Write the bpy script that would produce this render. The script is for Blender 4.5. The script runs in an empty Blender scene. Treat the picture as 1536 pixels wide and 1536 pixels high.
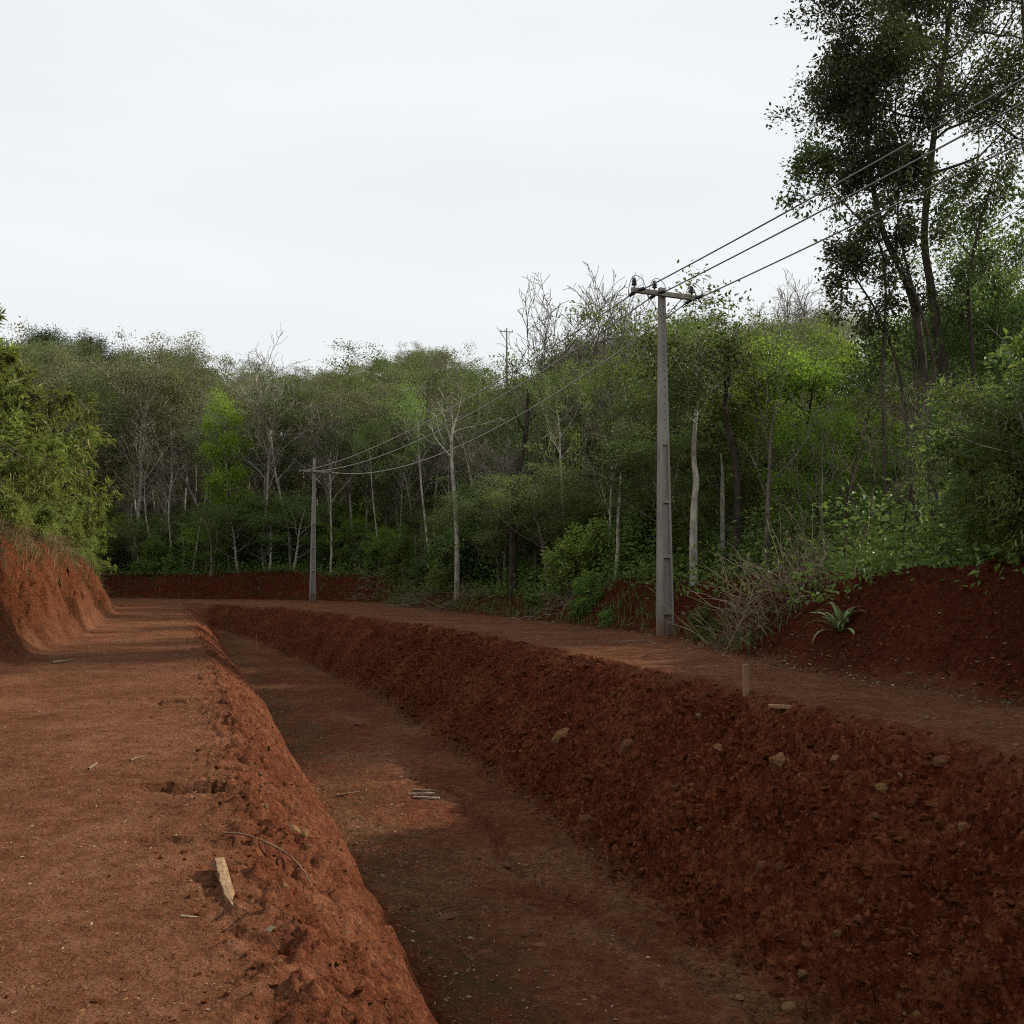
import bpy, math, random
import numpy as np
from mathutils import Vector, Matrix

R = math.radians
SC = bpy.context.scene
COL = SC.collection
random.seed(7)

# ------------------------------------------------------------------ camera
F = 1500.0 / 1536.0                      # focal length in picture widths
HORIZON = 868.0
EYE = 1.5
PITCH = math.atan((HORIZON - 768.0) / 1500.0)
cam_d = bpy.data.cameras.new("camera")
cam = bpy.data.objects.new("camera", cam_d)
COL.objects.link(cam)
cam_d.sensor_width = 36.0
cam_d.lens = 36.0 * F
cam_d.clip_start = 0.05
cam_d.clip_end = 2000.0
cam.location = (0, 0, EYE)
cam.rotation_euler = (R(90) + PITCH, 0, 0)
SC.camera = cam

# ------------------------------------------------------------------ world, sun, exposure
SUN_EL, SUN_AZ = R(31), R(67)           # azimuth clockwise from the view direction (+Y)
w = bpy.data.worlds.new("World")
SC.world = w
w.use_nodes = True
nt = w.node_tree
nt.nodes.clear()
out = nt.nodes.new("ShaderNodeOutputWorld")
bg = nt.nodes.new("ShaderNodeBackground")
sky = nt.nodes.new("ShaderNodeTexSky")
sky.sky_type = 'NISHITA'
sky.sun_disc = False
sky.sun_elevation = SUN_EL
sky.sun_rotation = SUN_AZ
sky.dust_density = 3.0
tc = nt.nodes.new("ShaderNodeTexCoord")
mp = nt.nodes.new("ShaderNodeMapping")
mp.inputs['Scale'].default_value = (1.0, 1.6, 5.0)
mp.inputs['Rotation'].default_value = (0.25, 0.3, 0.2)
nz = nt.nodes.new("ShaderNodeTexNoise")
nz.inputs['Scale'].default_value = 1.6
nz.inputs['Detail'].default_value = 5
rmp = nt.nodes.new("ShaderNodeMapRange")
rmp.inputs['From Min'].default_value = 0.3
rmp.inputs['From Max'].default_value = 0.7
rmp.inputs['To Min'].default_value = 0.86
rmp.inputs['To Max'].default_value = 0.97
mix = nt.nodes.new("ShaderNodeMix")
mix.data_type = 'RGBA'
mix.inputs['B'].default_value = (7.85, 8.05, 8.1, 1)     # thin white cloud sheet
nt.links.new(tc.outputs['Generated'], mp.inputs['Vector'])
nt.links.new(mp.outputs['Vector'], nz.inputs['Vector'])
nt.links.new(nz.outputs['Fac'], rmp.inputs['Value'])
nt.links.new(rmp.outputs['Result'], mix.inputs['Factor'])
nt.links.new(sky.outputs['Color'], mix.inputs['A'])
nt.links.new(mix.outputs['Result'], bg.inputs['Color'])
bg.inputs['Strength'].default_value = 0.0725
nt.links.new(bg.outputs['Background'], out.inputs['Surface'])

sun_d = bpy.data.lights.new("sun", 'SUN')
sun_d.energy = 4.0
sun_d.angle = R(1.2)
sun_d.color = (1.0, 0.9, 0.76)
sun = bpy.data.objects.new("sun", sun_d)
COL.objects.link(sun)
sdir = Vector((math.sin(SUN_AZ) * math.cos(SUN_EL), math.cos(SUN_AZ) * math.cos(SUN_EL), math.sin(SUN_EL)))
sun.rotation_euler = sdir.to_track_quat('Z', 'Y').to_euler()
sun.location = sdir * 60

SC.view_settings.view_transform = 'Standard'
SC.view_settings.look = 'None'
SC.view_settings.gamma = 1
SC.view_settings.exposure = 0.72
SC.cycles.use_denoising = False
SC.cycles.filter_width = 1.1
SC.cycles.max_bounces = 6
SC.cycles.transparent_max_bounces = 4

# ------------------------------------------------------------------ helpers
def tag(o, label=None, cat=None, group=None, kind=None):
    if label: o['label'] = label
    if cat: o['category'] = cat
    if group: o['group'] = group
    if kind: o['kind'] = kind
    return o

def link(o, parent=None):
    COL.objects.link(o)
    if parent is not None:
        o.parent = parent
    return o

def mesh_np(name, V, faces, mat=None, smooth=False, attrs=None):
    """V (n,3); faces: list of int arrays (m,k)"""
    me = bpy.data.meshes.new(name)
    V = np.asarray(V, dtype=np.float32)
    faces = [np.asarray(f, dtype=np.int32) for f in faces if len(f)]
    nl = sum(f.size for f in faces)
    npoly = sum(len(f) for f in faces)
    me.vertices.add(len(V))
    me.vertices.foreach_set("co", V.ravel())
    me.loops.add(nl)
    me.loops.foreach_set("vertex_index", np.concatenate([f.ravel() for f in faces]))
    me.polygons.add(npoly)
    tot = np.concatenate([np.full(len(f), f.shape[1], dtype=np.int32) for f in faces])
    st = np.zeros(npoly, dtype=np.int32)
    st[1:] = np.cumsum(tot)[:-1]
    me.polygons.foreach_set("loop_start", st)
    me.polygons.foreach_set("loop_total", tot)
    me.polygons.foreach_set("use_smooth", np.full(npoly, smooth, dtype=bool))
    if attrs:
        for k, a in attrs.items():
            at = me.attributes.new(k, 'FLOAT', 'POINT')
            at.data.foreach_set("value", np.asarray(a, dtype=np.float32))
    me.update()
    me.validate()
    if mat is not None:
        me.materials.append(mat)
    return me

def obj(name, me, parent=None, loc=None):
    o = bpy.data.objects.new(name, me)
    if loc is not None: o.location = loc
    return link(o, parent)

def empty(name, loc, rotz=0.0, scale=1.0):
    e = bpy.data.objects.new(name, None)
    e.empty_display_size = 0.3
    e.location = loc
    e.rotation_euler = (0, 0, rotz)
    e.scale = (scale,) * 3 if not isinstance(scale, tuple) else scale
    return link(e)

def ss(a, b, x):
    t = np.clip((x - a) / (b - a), 0, 1)
    return t * t * (3 - 2 * t)

def _hash(ix, iy, seed):
    h = (ix.astype(np.int64) * 374761393 + iy.astype(np.int64) * 668265263 + seed * 974634777) & 0xffffffff
    h = ((h ^ (h >> 13)) * 1274126177) & 0xffffffff
    h = (h ^ (h >> 16)) & 0xffffffff
    return h / 4294967295.0

def vnoise(x, y, seed=0):
    x = np.asarray(x, float); y = np.asarray(y, float)
    ix = np.floor(x); iy = np.floor(y)
    fx = x - ix; fy = y - iy
    ux = fx * fx * (3 - 2 * fx); uy = fy * fy * (3 - 2 * fy)
    a = _hash(ix, iy, seed); b = _hash(ix + 1, iy, seed)
    c = _hash(ix, iy + 1, seed); d = _hash(ix + 1, iy + 1, seed)
    return (a * (1 - ux) + b * ux) * (1 - uy) + (c * (1 - ux) + d * ux) * uy * 1.0

def fbm(x, y, seed=0, octv=4, gain=0.5):
    s = 0; a = 1; tot = 0
    for i in range(octv):
        s = s + a * (vnoise(x * 2 ** i + 17.3 * i, y * 2 ** i - 9.1 * i, seed + i) - 0.5)
        tot += a
        a *= gain
    return s / tot * 2.0               # about -1..1

# ------------------------------------------------------------------ materials
def new_mat(name):
    m = bpy.data.materials.new(name)
    m.use_nodes = True
    t = m.node_tree
    t.nodes.clear()
    o = t.nodes.new("ShaderNodeOutputMaterial")
    p = t.nodes.new("ShaderNodeBsdfPrincipled")
    t.links.new(p.outputs[0], o.inputs['Surface'])
    return m, t, p, o

def N(t, typ, **kw):
    n = t.nodes.new(typ)
    for k, v in kw.items():
        if k in n.inputs: n.inputs[k].default_value = v
        else: setattr(n, k, v)
    return n

def noise_node(t, vec, scale, detail=4, rough=0.55):
    n = t.nodes.new("ShaderNodeTexNoise")
    n.inputs['Scale'].default_value = scale
    n.inputs['Detail'].default_value = detail
    n.inputs['Roughness'].default_value = rough
    if vec is not None: t.links.new(vec, n.inputs['Vector'])
    return n

def ramp(t, fac, stops):
    r = t.nodes.new("ShaderNodeValToRGB")
    el = r.color_ramp.elements
    while len(el) > 1: el.remove(el[-1])
    el[0].position = stops[0][0]; el[0].color = (*stops[0][1], 1)
    for p, c in stops[1:]:
        e = el.new(p); e.color = (*c, 1)
    t.links.new(fac, r.inputs['Fac'])
    return r

def mixc(t, fac, a, b, blend='MIX'):
    m = t.nodes.new("ShaderNodeMix")
    m.data_type = 'RGBA'; m.blend_type = blend
    for s, v in (('Factor', fac), ('A', a), ('B', b)):
        if hasattr(v, 'links') or hasattr(v, 'is_linked'): t.links.new(v, m.inputs[s])
        elif s == 'Factor': m.inputs[s].default_value = v
        else: m.inputs[s].default_value = (*v, 1)
    return m.outputs['Result']

def maprange(t, v, a, b, c=0.0, d=1.0):
    m = t.nodes.new("ShaderNodeMapRange")
    t.links.new(v, m.inputs['Value'])
    m.inputs['From Min'].default_value = a; m.inputs['From Max'].default_value = b
    m.inputs['To Min'].default_value = c; m.inputs['To Max'].default_value = d
    return m.outputs['Result']

def soil_mat(name, dark, mid, light, pale=(0.30, 0.20, 0.13), speck=0.66, bump=1.0, moss=None, streak=False, zones=()):
    m, t, p, o = new_mat(name)
    g = t.nodes.new("ShaderNodeTexCoord").outputs['Object']
    n1 = noise_node(t, g, 0.7, 5, 0.6)
    n2 = noise_node(t, g, 6.0, 6, 0.65)
    n3 = noise_node(t, g, 55.0, 3, 0.7)
    a = N(t, "ShaderNodeMath", operation='MULTIPLY_ADD')
    t.links.new(n2.outputs['Fac'], a.inputs[0]); a.inputs[1].default_value = 0.55
    b = N(t, "ShaderNodeMath", operation='MULTIPLY')
    t.links.new(n1.outputs['Fac'], b.inputs[0]); b.inputs[1].default_value = 0.45
    t.links.new(b.outputs[0], a.inputs[2])
    c = ramp(t, a.outputs[0], [(0.39, dark), (0.5, mid), (0.61, light)]).outputs['Color']
    # grain
    c = mixc(t, maprange(t, n3.outputs['Fac'], 0.35, 0.7, 0.0, 0.55), c, mid)
    g2 = maprange(t, n3.outputs['Fac'], 0.3, 0.5, 0.55, 0.0)
    c = mixc(t, g2, c, tuple(x * 0.55 for x in dark))
    if streak:
        mpn = t.nodes.new("ShaderNodeMapping")
        mpn.inputs['Scale'].default_value = (1.2, 0.5, 4.0)
        mpn.inputs['Rotation'].default_value = (0, 0, 0.33)
        t.links.new(g, mpn.inputs['Vector'])
        ns = noise_node(t, mpn.outputs['Vector'], 2.2, 5, 0.6)
        c = mixc(t, maprange(t, ns.outputs['Fac'], 0.52, 0.72, 0.0, 0.5), c, light)
    vcell = t.nodes.new('ShaderNodeTexVoronoi'); vcell.inputs['Scale'].default_value = 26.0
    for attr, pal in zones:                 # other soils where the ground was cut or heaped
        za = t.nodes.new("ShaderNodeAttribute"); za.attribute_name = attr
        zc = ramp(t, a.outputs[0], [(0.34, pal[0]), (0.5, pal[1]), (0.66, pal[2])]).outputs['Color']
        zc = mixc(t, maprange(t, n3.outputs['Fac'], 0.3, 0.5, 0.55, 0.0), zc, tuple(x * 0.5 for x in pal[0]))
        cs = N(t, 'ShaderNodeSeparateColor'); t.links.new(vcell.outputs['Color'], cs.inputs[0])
        zc = mixc(t, maprange(t, cs.outputs[0], 0.72, 0.95, 0.0, 0.75), zc, pal[2])  # random paler cells: the look of lit clod tops, put into the colour
        zc = mixc(t, maprange(t, cs.outputs[1], 0.65, 0.95, 0.0, 0.7), zc, tuple(x * 0.6 for x in pal[0]))  # random darker cells: the look of shaded creases, put into the colour
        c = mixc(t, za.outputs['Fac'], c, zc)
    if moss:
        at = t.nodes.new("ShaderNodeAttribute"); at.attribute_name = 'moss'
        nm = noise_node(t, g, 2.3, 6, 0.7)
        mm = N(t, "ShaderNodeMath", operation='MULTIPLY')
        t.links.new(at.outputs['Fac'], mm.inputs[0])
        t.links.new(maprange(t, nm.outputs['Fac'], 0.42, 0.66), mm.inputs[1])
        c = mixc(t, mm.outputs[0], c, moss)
    # tiny pale grit
    vo = t.nodes.new("ShaderNodeTexVoronoi"); vo.inputs['Scale'].default_value = 34
    t.links.new(g, vo.inputs['Vector'])
    sp = ramp(t, vo.outputs['Distance'], [(0.0, (1, 1, 1)), (0.13, (0, 0, 0))])
    sep = N(t, "ShaderNodeSeparateColor"); t.links.new(vo.outputs['Color'], sep.inputs[0])
    k = N(t, "ShaderNodeMath", operation='GREATER_THAN'); t.links.new(sep.outputs[0], k.inputs[0]); k.inputs[1].default_value = speck
    k2 = N(t, "ShaderNodeMath", operation='MULTIPLY'); t.links.new(sp.outputs['Color'], k2.inputs[0]); t.links.new(k.outputs[0], k2.inputs[1])
    c = mixc(t, k2.outputs[0], c, pale)
    t.links.new(c, p.inputs['Base Color'])
    p.inputs['Roughness'].default_value = 0.95
    p.inputs['Specular IOR Level'].default_value = 0.03
    # relief: lumpy crumbs (warped cells) over fine grain
    wn = noise_node(t, g, 9.0, 3, 0.6)
    wv = N(t, "ShaderNodeVectorMath", operation='MULTIPLY_ADD')
    t.links.new(wn.outputs['Color'], wv.inputs[0]); wv.inputs[1].default_value = (0.09, 0.09, 0.09); t.links.new(g, wv.inputs[2])
    vc = t.nodes.new("ShaderNodeTexVoronoi"); vc.inputs['Scale'].default_value = 21.0
    vc.inputs['Detail'].default_value = 2.0; vc.inputs['Roughness'].default_value = 0.6
    t.links.new(wv.outputs[0], vc.inputs['Vector'])
    if zones: t.links.new(wv.outputs[0], vcell.inputs['Vector'])
    nb0 = noise_node(t, g, 24.0, 8, 0.75)
    nb = N(t, "ShaderNodeMath", operation='MULTIPLY_ADD')
    t.links.new(vc.outputs['Distance'], nb.inputs[0]); nb.inputs[1].default_value = -0.8; t.links.new(nb0.outputs['Fac'], nb.inputs[2])
    bp = t.nodes.new("ShaderNodeBump")
    bp.inputs['Strength'].default_value = min(1.0, 0.75 * bump)
    bp.inputs['Distance'].default_value = 0.035 * bump
    t.links.new(nb.outputs[0], bp.inputs['Height'])
    bp2 = t.nodes.new("ShaderNodeBump")
    bp2.inputs['Strength'].default_value = 0.8
    bp2.inputs['Distance'].default_value = 0.012
    t.links.new(n3.outputs['Fac'], bp2.inputs['Height'])
    t.links.new(bp.outputs[0], bp2.inputs['Normal'])
    t.links.new(bp2.outputs[0], p.inputs['Normal'])
    return m

def leaf_mat(name, a, b, rough=0.55, trans=0.4, dry=None, spec=0.3):
    m, t, p, o = new_mat(name)
    at = t.nodes.new("ShaderNodeAttribute"); at.attribute_name = 'tint'
    oi = t.nodes.new("ShaderNodeObjectInfo")
    c = mixc(t, at.outputs['Fac'], a, b)
    hsv = t.nodes.new("ShaderNodeHueSaturation")
    t.links.new(c, hsv.inputs['Color'])
    t.links.new(maprange(t, oi.outputs['Random'], 0, 1, 0.55, 1.45), hsv.inputs['Value'])
    t.links.new(maprange(t, oi.outputs['Random'], 0, 1, 0.475, 0.52), hsv.inputs['Hue'])
    c = hsv.outputs['Color']
    if dry:
        c = mixc(t, maprange(t, at.outputs['Fac'], 0.9, 0.94), c, dry)
    t.links.new(c, p.inputs['Base Color'])
    p.inputs['Roughness'].default_value = rough
    p.inputs['Specular IOR Level'].default_value = spec
    tr = t.nodes.new("ShaderNodeBsdfTranslucent")
    t.links.new(mixc(t, 0.25, c, (0.20, 0.29, 0.045)), tr.inputs['Color'])
    mx = t.nodes.new("ShaderNodeMixShader"); mx.inputs[0].default_value = trans
    t.links.new(p.outputs[0], mx.inputs[1]); t.links.new(tr.outputs[0], mx.inputs[2])
    t.links.new(mx.outputs[0], o.inputs['Surface'])
    return m

def bark_mat(name, a, b, scale=5.0, zs=0.35, bump=0.6):
    m, t, p, o = new_mat(name)
    g = t.nodes.new("ShaderNodeTexCoord").outputs['Object']
    mpn = t.nodes.new("ShaderNodeMapping"); mpn.inputs['Scale'].default_value = (1, 1, zs)
    t.links.new(g, mpn.inputs['Vector'])
    n = noise_node(t, mpn.outputs['Vector'], scale, 6, 0.65)
    c = ramp(t, n.outputs['Fac'], [(0.36, a), (0.62, b)]).outputs['Color']
    oi = t.nodes.new("ShaderNodeObjectInfo")
    hsv = t.nodes.new("ShaderNodeHueSaturation"); t.links.new(c, hsv.inputs['Color'])
    t.links.new(maprange(t, oi.outputs['Random'], 0, 1, 0.7, 1.25), hsv.inputs['Value'])
    t.links.new(hsv.outputs['Color'], p.inputs['Base Color'])
    p.inputs['Roughness'].default_value = 0.9
    p.inputs['Specular IOR Level'].default_value = 0.15
    bp = t.nodes.new("ShaderNodeBump"); bp.inputs['Strength'].default_value = bump; bp.inputs['Distance'].default_value = 0.02
    t.links.new(n.outputs['Fac'], bp.inputs['Height']); t.links.new(bp.outputs[0], p.inputs['Normal'])
    return m

def plain_mat(name, a, b, scale=8.0, rough=0.7, metal=0.0, bump=0.3, stretch=(1, 1, 1), dist=0.004):
    m, t, p, o = new_mat(name)
    g = t.nodes.new("ShaderNodeTexCoord").outputs['Object']
    mpn = t.nodes.new("ShaderNodeMapping"); mpn.inputs['Scale'].default_value = stretch
    t.links.new(g, mpn.inputs['Vector'])
    n = noise_node(t, mpn.outputs['Vector'], scale, 6, 0.65)
    c = ramp(t, n.outputs['Fac'], [(0.35, a), (0.65, b)]).outputs['Color']
    t.links.new(c, p.inputs['Base Color'])
    p.inputs['Roughness'].default_value = rough
    p.inputs['Metallic'].default_value = metal
    p.inputs['Specular IOR Level'].default_value = 0.25
    bp = t.nodes.new("ShaderNodeBump"); bp.inputs['Strength'].default_value = bump; bp.inputs['Distance'].default_value = dist
    t.links.new(n.outputs['Fac'], bp.inputs['Height']); t.links.new(bp.outputs[0], p.inputs['Normal'])
    return m

M = {}
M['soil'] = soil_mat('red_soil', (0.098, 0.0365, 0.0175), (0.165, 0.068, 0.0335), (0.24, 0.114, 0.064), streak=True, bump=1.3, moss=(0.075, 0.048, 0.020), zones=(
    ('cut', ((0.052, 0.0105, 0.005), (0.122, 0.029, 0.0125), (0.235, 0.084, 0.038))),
    ('silt', ((0.10, 0.042, 0.020), (0.17, 0.080, 0.040), (0.26, 0.135, 0.075))),
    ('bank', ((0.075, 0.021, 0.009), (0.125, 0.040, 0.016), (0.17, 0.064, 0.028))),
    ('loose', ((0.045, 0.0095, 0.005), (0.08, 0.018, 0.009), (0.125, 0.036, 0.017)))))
M['floor'] = soil_mat('forest_floor_soil', (0.02, 0.014, 0.008), (0.04, 0.028, 0.014), (0.06, 0.045, 0.02), bump=1.2, speck=0.9)
M['clod'] = soil_mat('clod_soil', (0.05, 0.013, 0.005), (0.1, 0.031, 0.012), (0.17, 0.066, 0.027), speck=0.95)
M['stone'] = plain_mat('weathered_yellow_stone', (0.085, 0.034, 0.012), (0.24, 0.135, 0.052), 9, 0.9, bump=0.8, dist=0.02)
M['stone_red'] = plain_mat('red_stained_stone', (0.055, 0.018, 0.007), (0.15, 0.066, 0.026), 9, 0.9, bump=0.8, dist=0.02)
M['concrete'] = plain_mat('pole_concrete', (0.18, 0.168, 0.147), (0.31, 0.29, 0.257), 3.5, 0.85, bump=0.4, stretch=(1, 1, 0.25))
_m = M['concrete']; _t = _m.node_tree                    # red mud splashed up the foot of the poles
_p = next(n for n in _t.nodes if n.type == 'BSDF_PRINCIPLED')
_src = _p.inputs['Base Color'].links[0].from_socket
_tc = _t.nodes.new('ShaderNodeTexCoord'); _sx = _t.nodes.new('ShaderNodeSeparateXYZ'); _t.links.new(_tc.outputs['Object'], _sx.inputs[0])
_nn = noise_node(_t, _tc.outputs['Object'], 9.0, 5, 0.7)
_ad = N(_t, 'ShaderNodeMath', operation='MULTIPLY_ADD'); _t.links.new(_nn.outputs['Fac'], _ad.inputs[0]); _ad.inputs[1].default_value = -1.1; _t.links.new(_sx.outputs['Z'], _ad.inputs[2])
_t.links.new(mixc(_t, maprange(_t, _ad.outputs[0], -0.45, 0.25, 0.75, 0.0), _src, (0.12, 0.045, 0.02)), _p.inputs['Base Color'])
M['concrete_chunk'] = plain_mat('grey_rubble', (0.10, 0.08, 0.055), (0.18, 0.14, 0.1), 18, 0.95, bump=0.8, dist=0.01)
M['arm'] = plain_mat('weathered_crossarm', (0.16, 0.145, 0.125), (0.29, 0.265, 0.235), 6, 0.8, bump=0.3)
M['metal'] = plain_mat('galvanised_metal', (0.25, 0.25, 0.25), (0.4, 0.4, 0.4), 12, 0.5, 0.7)
M['insul'] = plain_mat('dark_insulator', (0.03, 0.03, 0.035), (0.06, 0.06, 0.065), 12, 0.35)
M['cable'] = plain_mat('aluminium_cable', (0.16, 0.155, 0.15), (0.24, 0.235, 0.23), 20, 0.5, 0.4)
M['cable_pale'] = plain_mat('bright_aluminium_cable', (0.32, 0.31, 0.28), (0.42, 0.4, 0.37), 20, 0.5, 0.2)
M['hole'] = plain_mat('hole_shade_paint', (0.02, 0.018, 0.016), (0.03, 0.027, 0.024), 12, 0.9)
M['wood'] = plain_mat('split_wood', (0.14, 0.08, 0.04), (0.28, 0.175, 0.095), 10, 0.85, bump=0.6, stretch=(6, 6, 0.6), dist=0.006)
M['wood_dark'] = plain_mat('dull_stake_wood', (0.19, 0.105, 0.05), (0.32, 0.19, 0.095), 12, 0.85, bump=0.5, stretch=(5, 5, 0.6))
M['plank'] = plain_mat('dull_plank', (0.15, 0.115, 0.085), (0.27, 0.215, 0.165), 10, 0.85)
M['stick'] = plain_mat('dry_stick', (0.09, 0.05, 0.03), (0.19, 0.12, 0.075), 14, 0.9)
M['litter'] = leaf_mat('dry_litter', (0.12, 0.07, 0.035), (0.36, 0.26, 0.17), 0.9, 0.05)
M['litter_pale'] = leaf_mat('pale_litter', (0.16, 0.10, 0.06), (0.5, 0.42, 0.32), 0.9, 0.05)
M['litter_grey'] = leaf_mat('dry_leaf_litter', (0.09, 0.075, 0.045), (0.3, 0.27, 0.2), 0.9, 0.05)
M['straw'] = leaf_mat('dry_grass', (0.12, 0.095, 0.035), (0.32, 0.24, 0.12), 0.8, 0.2)
M['grass'] = leaf_mat('green_grass', (0.05, 0.075, 0.018), (0.13, 0.15, 0.045), 0.6, 0.3)
M['bark_pale'] = bark_mat('pale_bark', (0.15, 0.135, 0.105), (0.46, 0.43, 0.36))
M['bark_grey'] = bark_mat('grey_bark', (0.06, 0.05, 0.04), (0.19, 0.165, 0.13))
M['bark_dark'] = bark_mat('dark_bark', (0.03, 0.022, 0.016), (0.10, 0.08, 0.06))
M['twig'] = bark_mat('grey_twig', (0.11, 0.096, 0.08), (0.23, 0.205, 0.175))
M['fan_twig'] = bark_mat('fan_twig', (0.08, 0.07, 0.058), (0.17, 0.15, 0.125))
M['brush'] = bark_mat('dry_brush', (0.1, 0.075, 0.05), (0.26, 0.205, 0.145))
M['leaf_dark'] = leaf_mat('dark_leaf', (0.036, 0.064, 0.018), (0.135, 0.18, 0.055))
M['leaf_olive'] = leaf_mat('olive_leaf', (0.060, 0.064, 0.030), (0.185, 0.18, 0.092))
M['leaf_olive2'] = leaf_mat('olive_green_leaf', (0.05, 0.066, 0.02), (0.16, 0.18, 0.062))
M['leaf_green'] = leaf_mat('tree_leaf', (0.042, 0.076, 0.018), (0.14, 0.185, 0.05))
M['leaf_mid'] = leaf_mat('mid_leaf', (0.055, 0.11, 0.02), (0.21, 0.29, 0.06))
M['leaf_bright'] = leaf_mat('bright_leaf', (0.13, 0.21, 0.016), (0.28, 0.38, 0.035), trans=0.48)
M['leaf_lime'] = leaf_mat('lime_leaf', (0.09, 0.16, 0.014), (0.24, 0.33, 0.04), trans=0.48)
M['leaf_bank'] = leaf_mat('bank_leaf', (0.08, 0.12, 0.02), (0.26, 0.30, 0.065), dry=(0.2, 0.14, 0.04))
M['leaf_big'] = leaf_mat('glossy_crown_leaf', (0.04, 0.056, 0.018), (0.14, 0.165, 0.06), 0.4, 0.2)
M['leaf_araucaria'] = leaf_mat('pine_needle', (0.02, 0.034, 0.016), (0.045, 0.06, 0.026), 0.6, 0.1)
M['leaf_spiky'] = leaf_mat('pale_spiky_leaf', (0.2, 0.26, 0.1), (0.38, 0.43, 0.22), 0.45, 0.2)
M['rust'] = leaf_mat('rust_leaf', (0.09, 0.055, 0.025), (0.15, 0.10, 0.05))

# ------------------------------------------------------------------ the lie of the land
K = 0.34                                  # the trench runs along x = q - K*y
def tabf(ys, vs):
    ys = np.array(ys, float); vs = np.array(vs, float)
    return lambda y: np.interp(y, ys, vs)
Q0 = tabf([-8, 17, 27, 45, 56, 70], [-2.7, -2.65, -2.05, -2.15, -2.8, -7.0])       # foot of the left bank
Q1 = tabf([-8, 4, 12, 20, 40, 62, 82], [0.35, 0.42, 0.62, 0.75, 0.75, 0.8, 0.8])  # left rim
Q4 = tabf([-8, 8.6, 16, 29, 40, 50, 56, 60, 62.5, 82], [7.0, 7.25, 7.85, 8.4, 7.6, 6.3, 4.2, 2.4, 1.2, 1.2])
Q5 = tabf([-8, 14, 17, 20, 26, 40, 60, 82], [10.3, 10.5, 10.7, 11.4, 13.2, 13.2, 12.7, 12.7])  # foot of the right bank
DEP = tabf([-8, 34, 48, 56, 62.5], [2.0, 2.0, 1.65, 1.2, 0.0])
BH = tabf([-8, 22, 35, 45, 52, 58], [2.5, 2.6, 2.6, 2.1, 1.3, 0.0])
BERM_W = 1.9
_pL = (np.array([0, .08, .3, .5, .62, .82, 1.0]), np.array([0, -.02, -.15, -.33, -.52, -.93, -1.0]))
_pR = (np.array([0, .12, .5, .85, 1.0]), np.array([-1, -.93, -.5, -.12, 0.0]))

_ys = np.array([-60, -8, 14, 17, 20, 26, 40, 60, 66.0])
EDGE = [(float(Q5(y) + BERM_W - K * y), float(y)) for y in _ys]
EDGE += [(-13.5, 71.5), (-22, 76), (-31, 80), (-60, 84), (-140, 86)]
EDGE = np.array(EDGE)
def edge_dist(X, Y):
    """signed distance to the forest edge, positive inside the wood (right of / beyond it)"""
    X = np.asarray(X, float); Y = np.asarray(Y, float)
    best = np.full(X.shape, 1e9); sg = np.ones(X.shape)
    for (ax, ay), (bx, by) in zip(EDGE[:-1], EDGE[1:]):
        dx, dy = bx - ax, by - ay
        L2 = dx * dx + dy * dy
        t = np.clip(((X - ax) * dx + (Y - ay) * dy) / L2, 0, 1)
        d = np.hypot(X - ax - t * dx, Y - ay - t * dy)
        s = np.sign((X - ax) * dy - (Y - ay) * dx)
        m = d < best - 1e-9
        best = np.where(m, d, best); sg = np.where(m, s, sg)
    return best * sg

def qa_of(X, Y):
    return X + K * Y

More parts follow.
